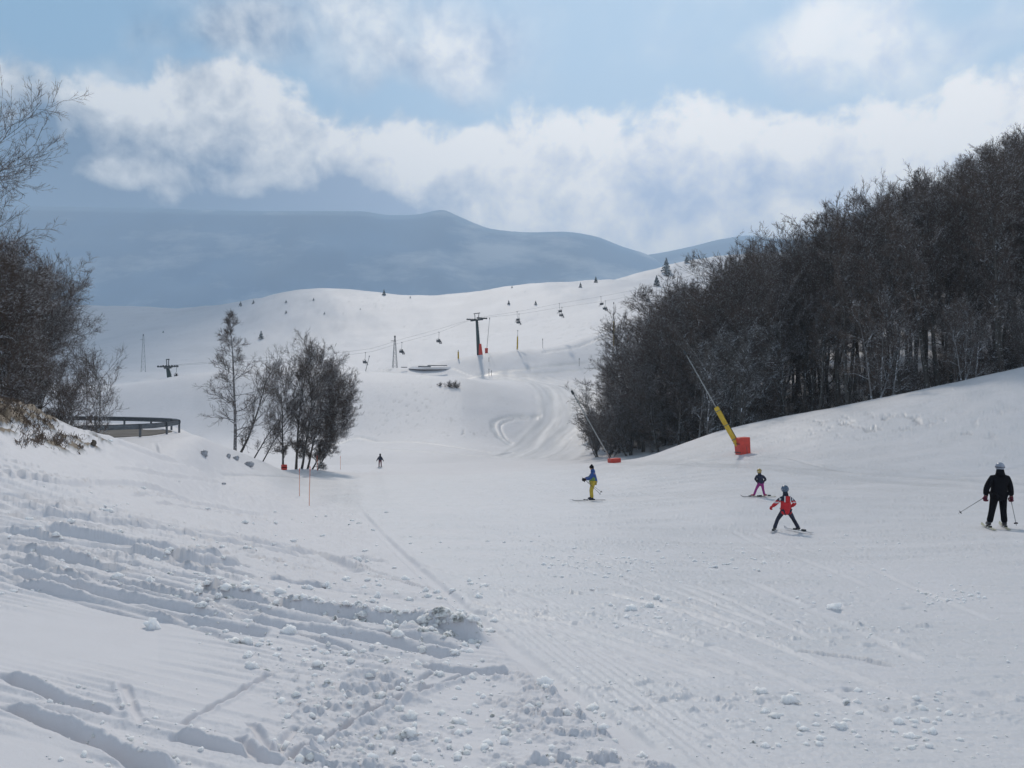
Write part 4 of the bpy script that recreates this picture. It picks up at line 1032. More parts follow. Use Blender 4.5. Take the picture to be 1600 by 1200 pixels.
def build_lift():
    g = 'chairlift'
    for side, lab in ((-1, 'upper steel rope of the chairlift, carrying the empty chairs uphill'), (1, 'lower steel rope of the chairlift, carrying the occupied chairs')):
        b = MB(); b.tube([rope_at(u, side) for u in range(258, 1125, 12)], .017, 5)
        tag(b.build('lift_rope', M['rope'], smooth=True), lab, 'rope', 'ropes of the chairlift')
    def pylon(u, vbase, pad, lab, hz=None):
        c = (rope_at(u, -1)+rope_at(u, 1))/2; gzv = gz(c.x, c.y)-.3 if vbase is None else (600-vbase)/F*c.y
        e = empty('lift_pylon', (c.x, c.y, gzv), 0, lab, 'pylon', 'pylons of the chairlift'); h = c.z-gzv
        b = MB(); b.tube([(.55, 0, 0), (.28, 0, h*.5), (0, 0, h-.5)], [.55, .46, .34], 12); b.build('mast', M['green_steel'], e)
        ang = math.atan2(LP.y, LP.x); rz = Matrix.Rotation(ang, 3, 'Z')
        b = MB(); b.box((0, 0, h-.45), (5.9, .34, .36), rz); b.build('cross_arm', M['dark_steel'], e, smooth=False)
        for s in (-1, 1):
            b = MB(); p = LP*2.6*s
            b.box(p+Vector((0, 0, h-.22)), (3.2, .10, .16), Matrix.Rotation(math.atan2(LD.y, LD.x), 3, 'Z'))
            for k in (-1.4, -.85, -.3, .3, .85, 1.4):
                q = p+LD*k; b.tube([q+LP*-.09+Vector((0, 0, h-.12)), q+LP*.09+Vector((0, 0, h-.12))], .22, 10)
            b.build('roller_battery', M['dark_steel'], e, smooth=False)
        b = MB()
        for s in (-1, 1): b.tube([LP*1.0*s*.8+Vector((0, 0, h-.4)), LP*1.35*s*.8+Vector((0, 0, h+1.35))], .09, 6)
        b.tube([LP*-1.5+Vector((0, 0, h+1.35)), LP*1.5+Vector((0, 0, h+1.35))], .11, 6)
        b.build('service_frame', M['dark_steel'], e)
        b = MB()
        for k in range(int(h/0.5)-2): b.box((.55*(1-k*.5/h)+.42, -.1, .6+k*.5), (.35, .04, .04))
        b.build('ladder', M['dark_steel'], e, smooth=False)
        if pad:
            b = MB(); b.box((.98, 0, 1.5), (1.15, 1.3, 3.6), Matrix.Rotation(R(-4), 3, 'Y'), .62); o = b.build('base_pad', M['red_pad'], e, smooth=False)
            bv = o.modifiers.new('bevel', 'BEVEL'); bv.width = .08; bv.segments = 2
        return e
    pylon(745, None, True, 'chairlift pylon with a red padded foot in the middle of the snow ridge')
    pylon(262, 600, False, 'chairlift pylon whose head rises over the mound, far left of the slender tree')
    # chairs
    def chair_meshes():
        h = MB(); h.tube([(0, 0, 0), (0, 0, -.25), (.0, -.05, -1.5), (0, -.42, -2.0)], .045, 6); h.box((0, 0, 0), (.12, .35, .16))
        f = MB()
        for s in (-.85, .85):
            f.tube([(0, -.42, -2.0), (s*.7, -.42, -1.95), (s, -.40, -2.05), (s, -.30, -2.75), (s, .25, -2.80)], .04, 5)
        f.tube([(-.85, .25, -2.25), (.85, .25, -2.25)], .03, 5)
        se = MB(); se.box((0, 0, -2.80), (1.7, .5, .06)); ba = MB(); ba.box((0, -.30, -2.45), (1.7, .06, .55), Matrix.Rotation(R(-10), 3, 'X'))
        fr = MB(); fr.tube([(-.5, .25, -2.8), (-.5, .45, -3.25)], .03, 5); fr.tube([(.5, .25, -2.8), (.5, .45, -3.25)], .03, 5); fr.tube([(-.75, .45, -3.25), (.75, .45, -3.25)], .035, 5)
        return h, f, se, ba, fr
    h, f, se, ba, fr = chair_meshes()
    proto = empty('lift_chair')
    h.build('hanger', M['galv'], proto); f.build('frame', M['galv'], proto); se.build('seat', M['dark_steel'], proto, smooth=False); ba.build('backrest', M['dark_steel'], proto, smooth=False); fr.build('footrest', M['galv'], proto)
    ang = math.atan2(-LD.x, LD.y)
    sit = seated_person()
    # u, rope side, riders
    ch = [(276, 1, 2, 'occupied chairlift chair beside the far left pylon head'),
          (571, 1, 1, 'chairlift chair hanging left of the lattice mast, over the mound'),
          (628, 1, 2, 'chairlift chair hanging just right of the lattice mast'),
          (686, 1, 2, 'chairlift chair hanging between the lattice mast and the pylon'),
          (808, -1, 0, 'empty chairlift chair first to the right of the pylon'), (811, 1, 1, 'occupied chairlift chair first to the right of the pylon, above the yellow lance'),
          (874, -1, 0, 'empty chairlift chair second to the right of the pylon'), (878, 1, 1, 'occupied chairlift chair second to the right of the pylon'),
          (939, -1, 0, 'empty chairlift chair third to the right of the pylon'), (946, 1, 2, 'occupied chairlift chair third to the right of the pylon'),
          (1006, -1, 0, 'empty chairlift chair next to the wood edge'), (1013, 1, 2, 'occupied chairlift chair next to the wood edge')]
    first = True; firstp = True
    where = {276: 'beside the far left pylon head', 571: 'left of the lattice mast', 628: 'just right of the lattice mast', 686: 'between lattice mast and pylon', 811: 'first right of the pylon', 878: 'second right of the pylon', 946: 'third right of the pylon', 1013: 'next to the wood edge'}
    for u, side, n, lab in ch:
        c = proto if first else copy_tree(proto); first = False
        p = rope_at(u, side); c.location = p; c.rotation_euler = (0, 0, ang+(0 if side > 0 else math.pi)); c.scale = (.92,)*3
        tag(c, lab, 'lift chair', 'chairs of the chairlift')
        for k in range(n):
            q = sit if firstp else copy_tree(sit); firstp = False
            off = Matrix.Rotation(ang, 3, 'Z') @ Vector(((-.38 if k == 0 else .38) if n == 2 else .1, .0, -2.77))*.92
            q.location = p+off; q.rotation_euler = (0, 0, ang); q.scale = (.95,)*3
            s = '' if n == 1 else ('left of the two riders ' if k == 0 else 'right of the two riders ')
            tag(q, ('dark-clothed person sitting on the chair ' if n == 1 else 'dark-clothed person, ')+s+('' if n == 1 else 'on the chair ')+where[u], 'person', 'riders on the chairlift')
    lattice_mast(617, 573, 527, 205, .55, 'pale lattice mast standing on the snow between two lift chairs')
    lattice_mast(224, 580, 524, 300, .8, 'hazy lattice mast far left in the snowy valley')

# ------------------------------------------------------------------ people
def skin_mesh(name, pts, edges, rad, mt, parent, levels=2, pick=None):
    names = list(pts); me = bpy.data.meshes.new(name)
    me.from_pydata([pts[k] for k in names], [(names.index(a), names.index(b)) for a, b in edges], [])
    o = bpy.data.objects.new(name, me); C.objects.link(o)
    sk = o.modifiers.new('skin', 'SKIN'); sk.branch_smoothing = .6
    sv = me.skin_vertices[0].data
    for i, k in enumerate(names):
        r = rad[k]; sv[i].radius = (r, r) if not isinstance(r, tuple) else r; sv[i].use_root = (i == 0)
    su = o.modifiers.new('sub', 'SUBSURF'); su.levels = levels; su.render_levels = levels
    dg = bpy.context.evaluated_depsgraph_get(); dg.update()
    m2 = bpy.data.meshes.new_from_object(o.evaluated_get(dg))
    o.modifiers.clear(); o.data = m2; m2.name = name; bpy.data.meshes.remove(me)
    m2.materials.clear()
    for q in (mt if isinstance(mt, list) else [mt]): m2.materials.append(q)
    for p in m2.polygons:
        p.use_smooth = True
        p.material_index = pick(p.center) if pick else 0
    o.parent = parent
    return o

def person(loc, J, k, label, mats, jr=1.0, hat='helmet', pick=None, group=None, hem=.0, hood=None, head_r=.1, trouser_r=1.0, backpack=False):
    """J: joints in metres above the snow (x right, y away); k: bulk of the figure"""
    e = empty('person', loc, 0, label, 'person', group)
    V3 = lambda a: Vector(J[a])
    pel = (V3('hl')+V3('hr'))/2+Vector((0, 0, .06*k)); che = V3('chest'); nk = V3('neck'); hd = V3('head')
    P = {'pelvis': pel, 'waist': pel.lerp(che, .5), 'chest': che, 'neck': nk, 'jaw': hd+Vector((0, 0, -head_r*.45)), 'skull': hd+Vector((0, 0, head_r*.35))}
    face = Vector(J.get('face', (0, 1, 0))).normalized(); P['nose'] = hd+face*head_r*.95+Vector((0, 0, -head_r*.15))
    E = [('pelvis', 'waist'), ('waist', 'chest'), ('chest', 'neck'), ('neck', 'jaw'), ('jaw', 'skull'), ('jaw', 'nose')]
    Rr = {'pelvis': .085*k, 'waist': .085*k, 'chest': .11*k, 'neck': .055*k, 'jaw': head_r*.68, 'skull': head_r*.9, 'nose': head_r*.16}
    for s in 'lr':
        for a in ('s', 'e', 'h'): P[a+s+'_'] = V3({'s': 's', 'e': 'el', 'h': 'ha'}[a]+s)
        for a in ('h', 'k', 'f'): P['leg'+a+s] = V3({'h': 'h', 'k': 'kn', 'f': 'ft'}[a]+s)
        E += [('chest', 's'+s+'_'), ('s'+s+'_', 'e'+s+'_'), ('e'+s+'_', 'h'+s+'_'), ('pelvis', 'legh'+s), ('legh'+s, 'legk'+s), ('legk'+s, 'legf'+s)]
        Rr.update({'s'+s+'_': .055*k, 'e'+s+'_': .040*k, 'h'+s+'_': .030*k, 'legh'+s: .07*k, 'legk'+s: .05*k, 'legf'+s: .034*k})
    skin_mesh('body', {a: tuple(b) for a, b in P.items()}, E, Rr, M['skin'], e, 2)
    # jacket
    Pj = {'hem': pel+Vector((0, 0, -hem-.09*k)), 'hip': pel+Vector((0, 0, -hem*.3)), 'waist': P['waist'], 'chest': che, 'collar': nk+Vector((0, 0, .01))}
    Ej = [('hem', 'hip'), ('hip', 'waist'), ('waist', 'chest'), ('chest', 'collar')]
    Rj = {'hem': (.19*k*jr, .15*k*jr), 'hip': (.20*k*jr, .155*k*jr), 'waist': (.185*k*jr, .14*k*jr), 'chest': (.175*k*jr, .135*k*jr), 'collar': .085*k}
    for s in 'lr':
        Pj['s'+s] = V3('s'+s); Pj['e'+s] = V3('el'+s); Pj['w'+s] = V3('ha'+s).lerp(V3('el'+s), .18)
        Ej += [('chest', 's'+s), ('s'+s, 'e'+s), ('e'+s, 'w'+s)]; Rj.update({'s'+s: .078*k*jr, 'e'+s: .064*k*jr, 'w'+s: .056*k*jr})
    skin_mesh('jacket', {a: tuple(b) for a, b in Pj.items()}, Ej, Rj, mats['jacket'], e, 2, pick)
    jm = mats['jacket'][-2] if isinstance(mats['jacket'], list) and len(mats['jacket']) > 2 else (mats['jacket'][0] if isinstance(mats['jacket'], list) else mats['jacket'])
    b = MB(); b.tube([nk+Vector((0, 0, -.07*k)), nk, nk.lerp(hd, .35), nk.lerp(hd, .62)], [.12*k, .095*k, .088*k, .080*k], 14); b.build('collar', jm, e)
    # trousers
    Pt = {'seat': pel}; Et = []; Rt = {'seat': (.15*k, .125*k)}
    for s in 'lr':
        hh, kk, ff = V3('h'+s), V3('kn'+s), V3('ft'+s); up = ff.lerp(kk, .13)
        Pt.update({'t'+s: hh, 'm'+s: hh.lerp(kk, .55), 'k'+s: kk, 'c'+s: kk.lerp(ff, .5), 'b'+s: up})
        Et += [('seat', 't'+s), ('t'+s, 'm'+s), ('m'+s, 'k'+s), ('k'+s, 'c'+s), ('c'+s, 'b'+s)]
        Rt.update({'t'+s: .098*k*trouser_r, 'm'+s: .085*k*trouser_r, 'k'+s: .070*k*trouser_r, 'c'+s: .068*k*trouser_r, 'b'+s: .074*k*trouser_r})
    skin_mesh('trousers', {a: tuple(b) for a, b in Pt.items()}, Et, Rt, mats['trousers'], e, 2)
    # boots
    for s in 'lr':
        ff = V3('ft'+s); kk = V3('kn'+s); d = Vector(J['toe'+s]).normalized(); b = MB()
        skin_mesh('boot', {'a': tuple(ff.lerp(kk, .24)), 'b': tuple(ff+Vector((0, 0, .06*k))), 'h': tuple(ff-d*.06*k+Vector((0, 0, .015))), 't': tuple(ff+d*.19*k+Vector((0, 0, .01)))},
                  [('a', 'b'), ('b', 'h'), ('b', 't')], {'a': .072*k, 'b': .066*k, 'h': .055*k, 't': .045*k}, mats['boot'], e, 1)
        # glove: palm, four bent fingers and a thumb closed round the grip
        h, el = V3('ha'+s), V3('el'+s); a = (h-el).normalized(); sd = a.cross(Vector((0, 0, 1))); sd = sd.normalized() if sd.length > .1 else Vector((1, 0, 0)); dn = a.cross(sd).normalized()
        if dn.z > 0: dn = -dn
        g = MB(); g.tube([h-a*.05*k, h, h+a*.055*k], [.040*k, .046*k, .040*k], 8)
        for i, (o_, l_) in enumerate(((-.034, .9), (-.011, 1.0), (.012, .95), (.034, .78))):
            q = h+a*.05*k+sd*o_*k; g.tube([q, q+(a*.7+dn*.5)*.045*l_*k, q+(a*.3+dn*1.5)*.05*l_*k, q+(-a*.35+dn*1.5)*.055*l_*k], [.0155*k, .015*k, .014*k, .011*k], 6)
        q = h+sd*-.045*k; g.tube([q, q+(-sd*.3+a*.6+dn*.6)*.045*k, q+(a*1.0+dn*1.1+sd*.1)*.055*k], [.018*k, .016*k, .012*k], 6)
        g.build('glove', mats['glove'], e)
    if hat == 'helmet':
        b = MB(); n, m = 20, 12; c = hd+Vector((0, 0, head_r*.22)); r = head_r*1.17
        b.ball(c, (r*.94, r*1.06, r), n, m)
        b.v = [(x, y, max(z, c.z-r*.80)) for x, y, z in b.v]
        hm = b.build('helmet', mats['hat'], e)
        b = MB(); f2 = Vector((face.x, face.y, 0)).normalized(); sd = Vector((-f2.y, f2.x, 0))
        ring = [c+(f2*math.cos(t)+sd*math.sin(t))*r*.955 for t in np.linspace(-math.pi, math.pi, 17)]
        b.tube([p+Vector((0, 0, -.01)) for p in ring], .010*k+.003, 5, caps=False); b.build('goggle_strap', mats.get('strap', M['white']), hm)
        b = MB(); b.ball(hd+face*head_r*.95+Vector((0, 0, .01)), (head_r*.55, head_r*.55, head_r*.38), 10, 6); b.build('goggles', M['dark_steel'], e)
    elif hat == 'hood':
        b = MB(); b.ball(hd+Vector((0, 0, .02)), (head_r*1.3, head_r*1.35, head_r*1.5), 14, 9); b.v = [(x*1, y, z) for x, y, z in b.v]; b.build('hood', mats['hat'], e)
    else:
        b = MB(); c = hd+Vector((0, 0, head_r*.35)); b.ball(c, (head_r*1.16, head_r*1.18, head_r*1.05), 14, 8); b.v = [(x, y, max(z, c.z-head_r*.25)) for x, y, z in b.v]
        b.tube([c+Vector((0, 0, head_r*.6)), c+Vector((0.02, 0, head_r*1.5))], [head_r*.8, head_r*.22], 10); b.build('bobble_hat', mats['hat'], e)
        b = MB(); b.tube([hd+Vector((.03, 0, .02)), hd+Vector((.06, 0, -.12)), hd+Vector((.03, .02, -.24))], [head_r*.8, head_r*.7, head_r*.2], 8); b.build('hair', M['soil'], e)
    if hood:
        b = MB(); b.ball(nk+Vector((0, -.10*k, .0)), (.12*k, .07*k, .09*k), 12, 8); b.build('jacket_hood', mats['hoodm'], e)
    return e

def ski(center, ang, length, pitch, mt, label, cat='ski', group=None, w=.075, roll=0):
    """a ski lying on the snow: waisted plank with a turned-up tip and a binding"""
    e = empty('ski', center, 0, label, 'ski', group); n = 22; V = []
    e.rotation_euler = (pitch, 0, ang)
    for i in range(n):
        t = i/(n-1); y = (t-.45)*length; ww = w*(.5+.5*abs(2*t-1)**1.5*.6+.2)*(1 if t < .93 else max(.15, 1-((t-.93)/.07)**2))
        z = .012+.004 + (0 if t < .86 else ((t-.86)/.14)**2*.07) + (.012*math.sin(math.pi*t))
        for sx, dz in ((-1, 0), (1, 0), (1, .014), (-1, .014)): V.append((sx*ww/2*1.15, y, z+dz))
    Fc = []
    for i in range(n-1):
        for j in range(4): Fc.append((i*4+j, i*4+(j+1) % 4, (i+1)*4+(j+1) % 4, (i+1)*4+j))
    Fc += [(3, 2, 1, 0), ((n-1)*4, (n-1)*4+1, (n-1)*4+2, (n-1)*4+3)]
    mesh_from('plank', V, Fc, mt, e, smooth=False)
    b = MB(); b.box((0, .16, .05), (.07, .10, .05)); b.box((0, -.17, .055), (.07, .12, .06)); b.build('binding', M['dark_steel'], e, smooth=False)
    return e

def pole(hand, tip, label, k=1.0, mt='pipe', group=None):
    e = empty('ski_pole', tip, 0, label, 'ski pole', group); T = Vector(tip); H = Vector(hand)-T; d = H.normalized()
    b = MB(); b.tube([(0, 0, 0), d*.05, H], [.004, .009*k, .011*k], 6); b.build('shaft', M[mt], e)
    b = MB(); b.tube([H-d*.06, H+d*.07], .018*k, 7); b.ball(H+d*.08, .024*k, 7, 5); b.build('grip', M['black'], e)
    b = MB(); b.tube([d*.07, d*.078, d*.09], [.052*k, .05*k, .01], 10); b.build('basket', M['black'], e)
    return e

def seated_person():
    J = dict(hl=(-.1, 0, .08), hr=(.1, 0, .08), chest=(0, -.06, .46), neck=(0, -.04, .62), head=(0, 0, .76), sl=(-.19, -.05, .55), sr=(.19, -.05, .55), ell=(-.26, .05, .3), elr=(.26, .05, .3),
             hal=(-.18, .28, .25), har=(.18, .28, .25), knl=(-.13, .45, .06), knr=(.13, .45, .06), ftl=(-.13, .5, -.38), ftr=(.13, .5, -.38), toel=(0, 1, 0), toer=(0, 1, 0))
    return person((0, 0, 0), J, 1.05, 'dark-clothed person sitting on a lift chair', dict(jacket=M['black'], trousers=M['navy'], boot=M['boot'], glove=M['black'], hat=M['black'], strap=M['black']), hat='helmet')

def build_people():
    # black-clad skier, right
    x, y = at(1560, 21.6)[:2]; z = gz(x, y)+.03
    J = dict(hl=(-.10, 0, .86), hr=(.12, 0, .86), chest=(.03, .0, 1.26), neck=(.05, .0, 1.47), head=(.06, .03, 1.62), sl=(-.17, 0, 1.36), sr=(.25, 0, 1.35), ell=(-.31, .02, 1.06), elr=(.34, .02, 1.05), hal=(-.30, .08, .80), har=(.40, .08, .79),
             knl=(-.15, .03, .47), knr=(.15, .03, .47), ftl=(-.26, 0, .06), ftr=(.17, 0, .05), toel=(.3, .95, 0), toer=(.3, .95, 0))
    person((x, y, z), J, 1.12, 'adult skier seen from behind, all in black, at the right picture edge', dict(jacket=M['black'], trousers=M['black'], boot=M['boot'], glove=M['maroon'], hat=M['helmet_grey'], strap=M['navy']), jr=1.12, hem=.10, trouser_r=1.08)
    g = 'skis and poles of the black-clad skier'
    def sk(px, py, dx, dy, ang, L, mt, lab, g_, zoff=0.0):
        X, Y = px+dx, py+dy; a = R(ang); f = Vector((-math.sin(a), math.cos(a)))
        z1, z0 = gz(X+f.x*.6, Y+f.y*.6), gz(X-f.x*.6, Y-f.y*.6)
        ski((X, Y, max(gz(X, Y), (z0+z1)/2)+.012+zoff), a, L, math.atan2(z1-z0, 1.2), M[mt], lab, group=g_)
    sk(x, y, -.26, 0, -20, 1.65, 'ski_pale', 'left pale-topped ski of the black-clad skier', g); sk(x, y, .17, 0, -24, 1.65, 'ski_pale', 'right pale-topped ski of the black-clad skier', g)
    pole((x-.30, y+.12, z+.80), (x-.84, y+.45, z+.30), 'ski pole swung out to the left of the black-clad skier', group=g); pole((x+.40, y+.12, z+.79), (x+.30, y-.3, z+.10), 'ski pole hanging at the right side of the black-clad skier', group=g)
    # red child, ploughing
    x, y = at(1228, 22.6)[:2]; z = gz(x, y)+.02
    J = dict(hl=(-.09, 0, .56), hr=(.09, 0, .56), chest=(0, .02, .86), neck=(0, .03, 1.04), head=(-.01, .05, 1.17), sl=(-.13, .02, .94), sr=(.13, .02, .94), ell=(-.27, .05, .78), elr=(.28, .04, .78), hal=(-.34, .20, .66), har=(.21, .22, .66),
             knl=(-.21, .08, .33), knr=(.24, .08, .33), ftl=(-.34, 0, .05), ftr=(.38, 0, .05), toel=(.35, .93, 0), toer=(-.35, .93, 0))
    def pk(c):
        if abs(c.x) > .155 and c.z > .6:
            return 2 if (.80 < c.z < .835) or (abs(c.x)-.155)*1.2+.02 > abs(c.z-.90)*1.0 and c.z > .88 and abs(c.x) < .2 else (0 if c.z < .87 else 1)
        if c.z > .875: return 1
        if c.z > .855 and abs(c.x) < .16: return 1
        return 0
    e = person((x, y, z), J, .80, 'child skier in red jacket and dark trousers, legs spread in a snowplough, seen from behind', dict(jacket=[M['red'], M['navy'], M['white']], trousers=M['navy'], boot=M['boot'], glove=M['red'], hat=M['helmet_blue'], strap=M['helmet_grey'], hoodm=M['red']), jr=1.15, hem=.08, pick=pk, head_r=.095)
    b = MB(); b.box((0, -.135, .93), (.14, .05, .17)); b.build('jacket_hood', M['red'], e).modifiers.new('b', 'BEVEL').width = .02
    b = MB()
    for s in (-1, 1): b.box((s*.078, -.14, .93), (.022, .045, .17))
    b.build('reflective_stripe', M['white'], e, smooth=False)
    g = 'skis of the red-jacketed child'
    sk(x, y, -.34, 0, -24, 1.1, 'ski_white', 'left ski of the red-jacketed child, tip turned inward', g); sk(x, y, .38, 0, 24, 1.1, 'ski_white', 'right ski of the red-jacketed child, tip turned inward', g)
    # child in magenta trousers
    x, y = at(1188, 31.5)[:2]; z = gz(x, y)+.02
    J = dict(hl=(-.05, 0, .52), hr=(.07, 0, .52), chest=(-.02, .0, .76), neck=(-.03, .0, .90), head=(-.04, .0, 1.0), sl=(-.13, .03, .83), sr=(.10, -.03, .83), ell=(-.17, .10, .68), elr=(.20, -.04, .69), hal=(-.08, .2, .62), har=(.17, .10, .60),
             knl=(-.16, .02, .30), knr=(.11, .0, .29), ftl=(-.26, 0, .05), ftr=(.18, .05, .05), toel=(-.8, .5, 0), toer=(.8, .4, 0), face=(-.5, .8, 0))
    person((x, y, z), J, .70, 'small child skier with gold helmet, dark jacket and magenta trousers', dict(jacket=M['navy'], trousers=M['magenta'], boot=M['boot_pink'], glove=M['black'], hat=M['helmet_gold'], strap=M['white']), jr=1.1, head_r=.085)
    g = 'skis of the child in magenta trousers'
    sk(x, y, -.24, 0, 68, .95, 'ski_dark', 'left ski of the child in magenta trousers, pointing left', g); sk(x, y, .20, .08, 80, .95, 'ski_pale', 'rear right ski of the child in magenta trousers', g)
    # skier in blue and yellow, side on
    x, y = at(926, 38.6)[:2]; z = gz(x, y)+.03
    J = dict(hl=(.03, -.09, .86), hr=(.03, .09, .86), chest=(.05, 0, 1.22), neck=(.01, 0, 1.42), head=(-.05, 0, 1.55), sl=(.03, -.18, 1.32), sr=(.03, .18, 1.32), ell=(-.12, -.22, 1.08), elr=(-.12, .22, 1.08), hal=(-.38, -.18, 1.0), har=(-.42, .16, 1.0),
             knl=(-.06, -.09, .47), knr=(-.08, .10, .47), ftl=(-.02, -.10, .05), ftr=(-.04, .12, .05), toel=(-1, 0, 0), toer=(-1, 0, 0), face=(-1, 0, 0))
    def pb(c): return 1 if (c.z < 1.14 and c.x < .10 and c.x > -.17 and abs(c.y) < .2 and (1.14-c.z)*.6 > c.x-.04) else 0
    person((x, y, z), J, 1.05, 'skier in blue jacket with green panel and yellow trousers, standing side on', dict(jacket=[M['blue'], M['green']], trousers=M['yellow_cloth'], boot=M['navy'], glove=M['black'], hat=M['black']), jr=1.1, hat='bobble', pick=pb, hem=.03, trouser_r=1.05)
    g = 'skis and poles of the yellow-trousered skier'
    sk(x, y, -.12, -.10, 86, 1.6, 'ski_dark', 'nearer dark ski under the yellow-trousered skier', g); sk(x, y, -.22, .12, 84, 1.6, 'ski_white', 'farther ski under the yellow-trousered skier', g)
    pole((x-.38, y-.16, z+1.0), (x+.37, y-.35, z+.30), 'nearer ski pole of the yellow-trousered skier, pointing back right', mt='dark_steel', group=g); pole((x-.42, y+.18, z+1.0), (x+.52, y+.5, z+.30), 'farther ski pole of the yellow-trousered skier, mostly hidden', group=g)
    # far skier
    x, y = at(594, 106)[:2]; z = gz(x, y)+.03
    J = dict(hl=(-.10, 0, .86), hr=(.10, 0, .86), chest=(0, .0, 1.24), neck=(0, .0, 1.45), head=(0, .0, 1.60), sl=(-.15, 0, 1.33), sr=(.15, 0, 1.33), ell=(-.30, -.02, 1.08), elr=(.28, -.02, 1.08), hal=(-.44, .0, .86), har=(.42, .0, .84),
             knl=(-.13, -.03, .47), knr=(.13, -.03, .47), ftl=(-.15, 0, .05), ftr=(.15, 0, .05), toel=(0, -1, 0), toer=(0, -1, 0), face=(0, -1, 0))
    person((x, y, z), J, 1.15, 'distant lone skier in dark jacket and dark red trousers on the middle of the piste', dict(jacket=M['navy'], trousers=M['maroon'], boot=M['boot'], glove=M['black'], hat=M['black'], strap=M['black']), jr=1.2, hat='hood')
    g = 'skis of the distant lone skier'
    sk(x, y, -.15, 0, 180, 1.6, 'ski_dark', 'left ski of the distant lone skier', g); sk(x, y, .15, 0, 180, 1.6, 'ski_dark', 'right ski of the distant lone skier', g)

# ------------------------------------------------------------------ small things
def lump_proto(seed, sub=2):
    import bmesh
    bm = bmesh.new(); bmesh.ops.create_icosphere(bm, subdivisions=sub, radius=1.0)
    V = np.array([v.co[:] for v in bm.verts]); Fc = np.array([[v.index for v in f.verts] for f in bm.faces]); bm.free()
    n = fbm(V[:, 0]*1.3+seed*3.1+V[:, 2], V[:, 1]*1.3-seed+V[:, 2]*.7, 4, .65); n2 = fbm(V[:, 0]*3+seed, V[:, 2]*3+V[:, 1]*2, 3, .6)
    n3 = fbm(V[:, 0]*5+V[:, 1]*3, V[:, 2]*6-seed, 3, .7)
    V = V*(1+1.0*n+.60*n2+.35*n3)[:, None]; V[:, 2] = np.maximum(V[:, 2], -.45)
    return V, Fc

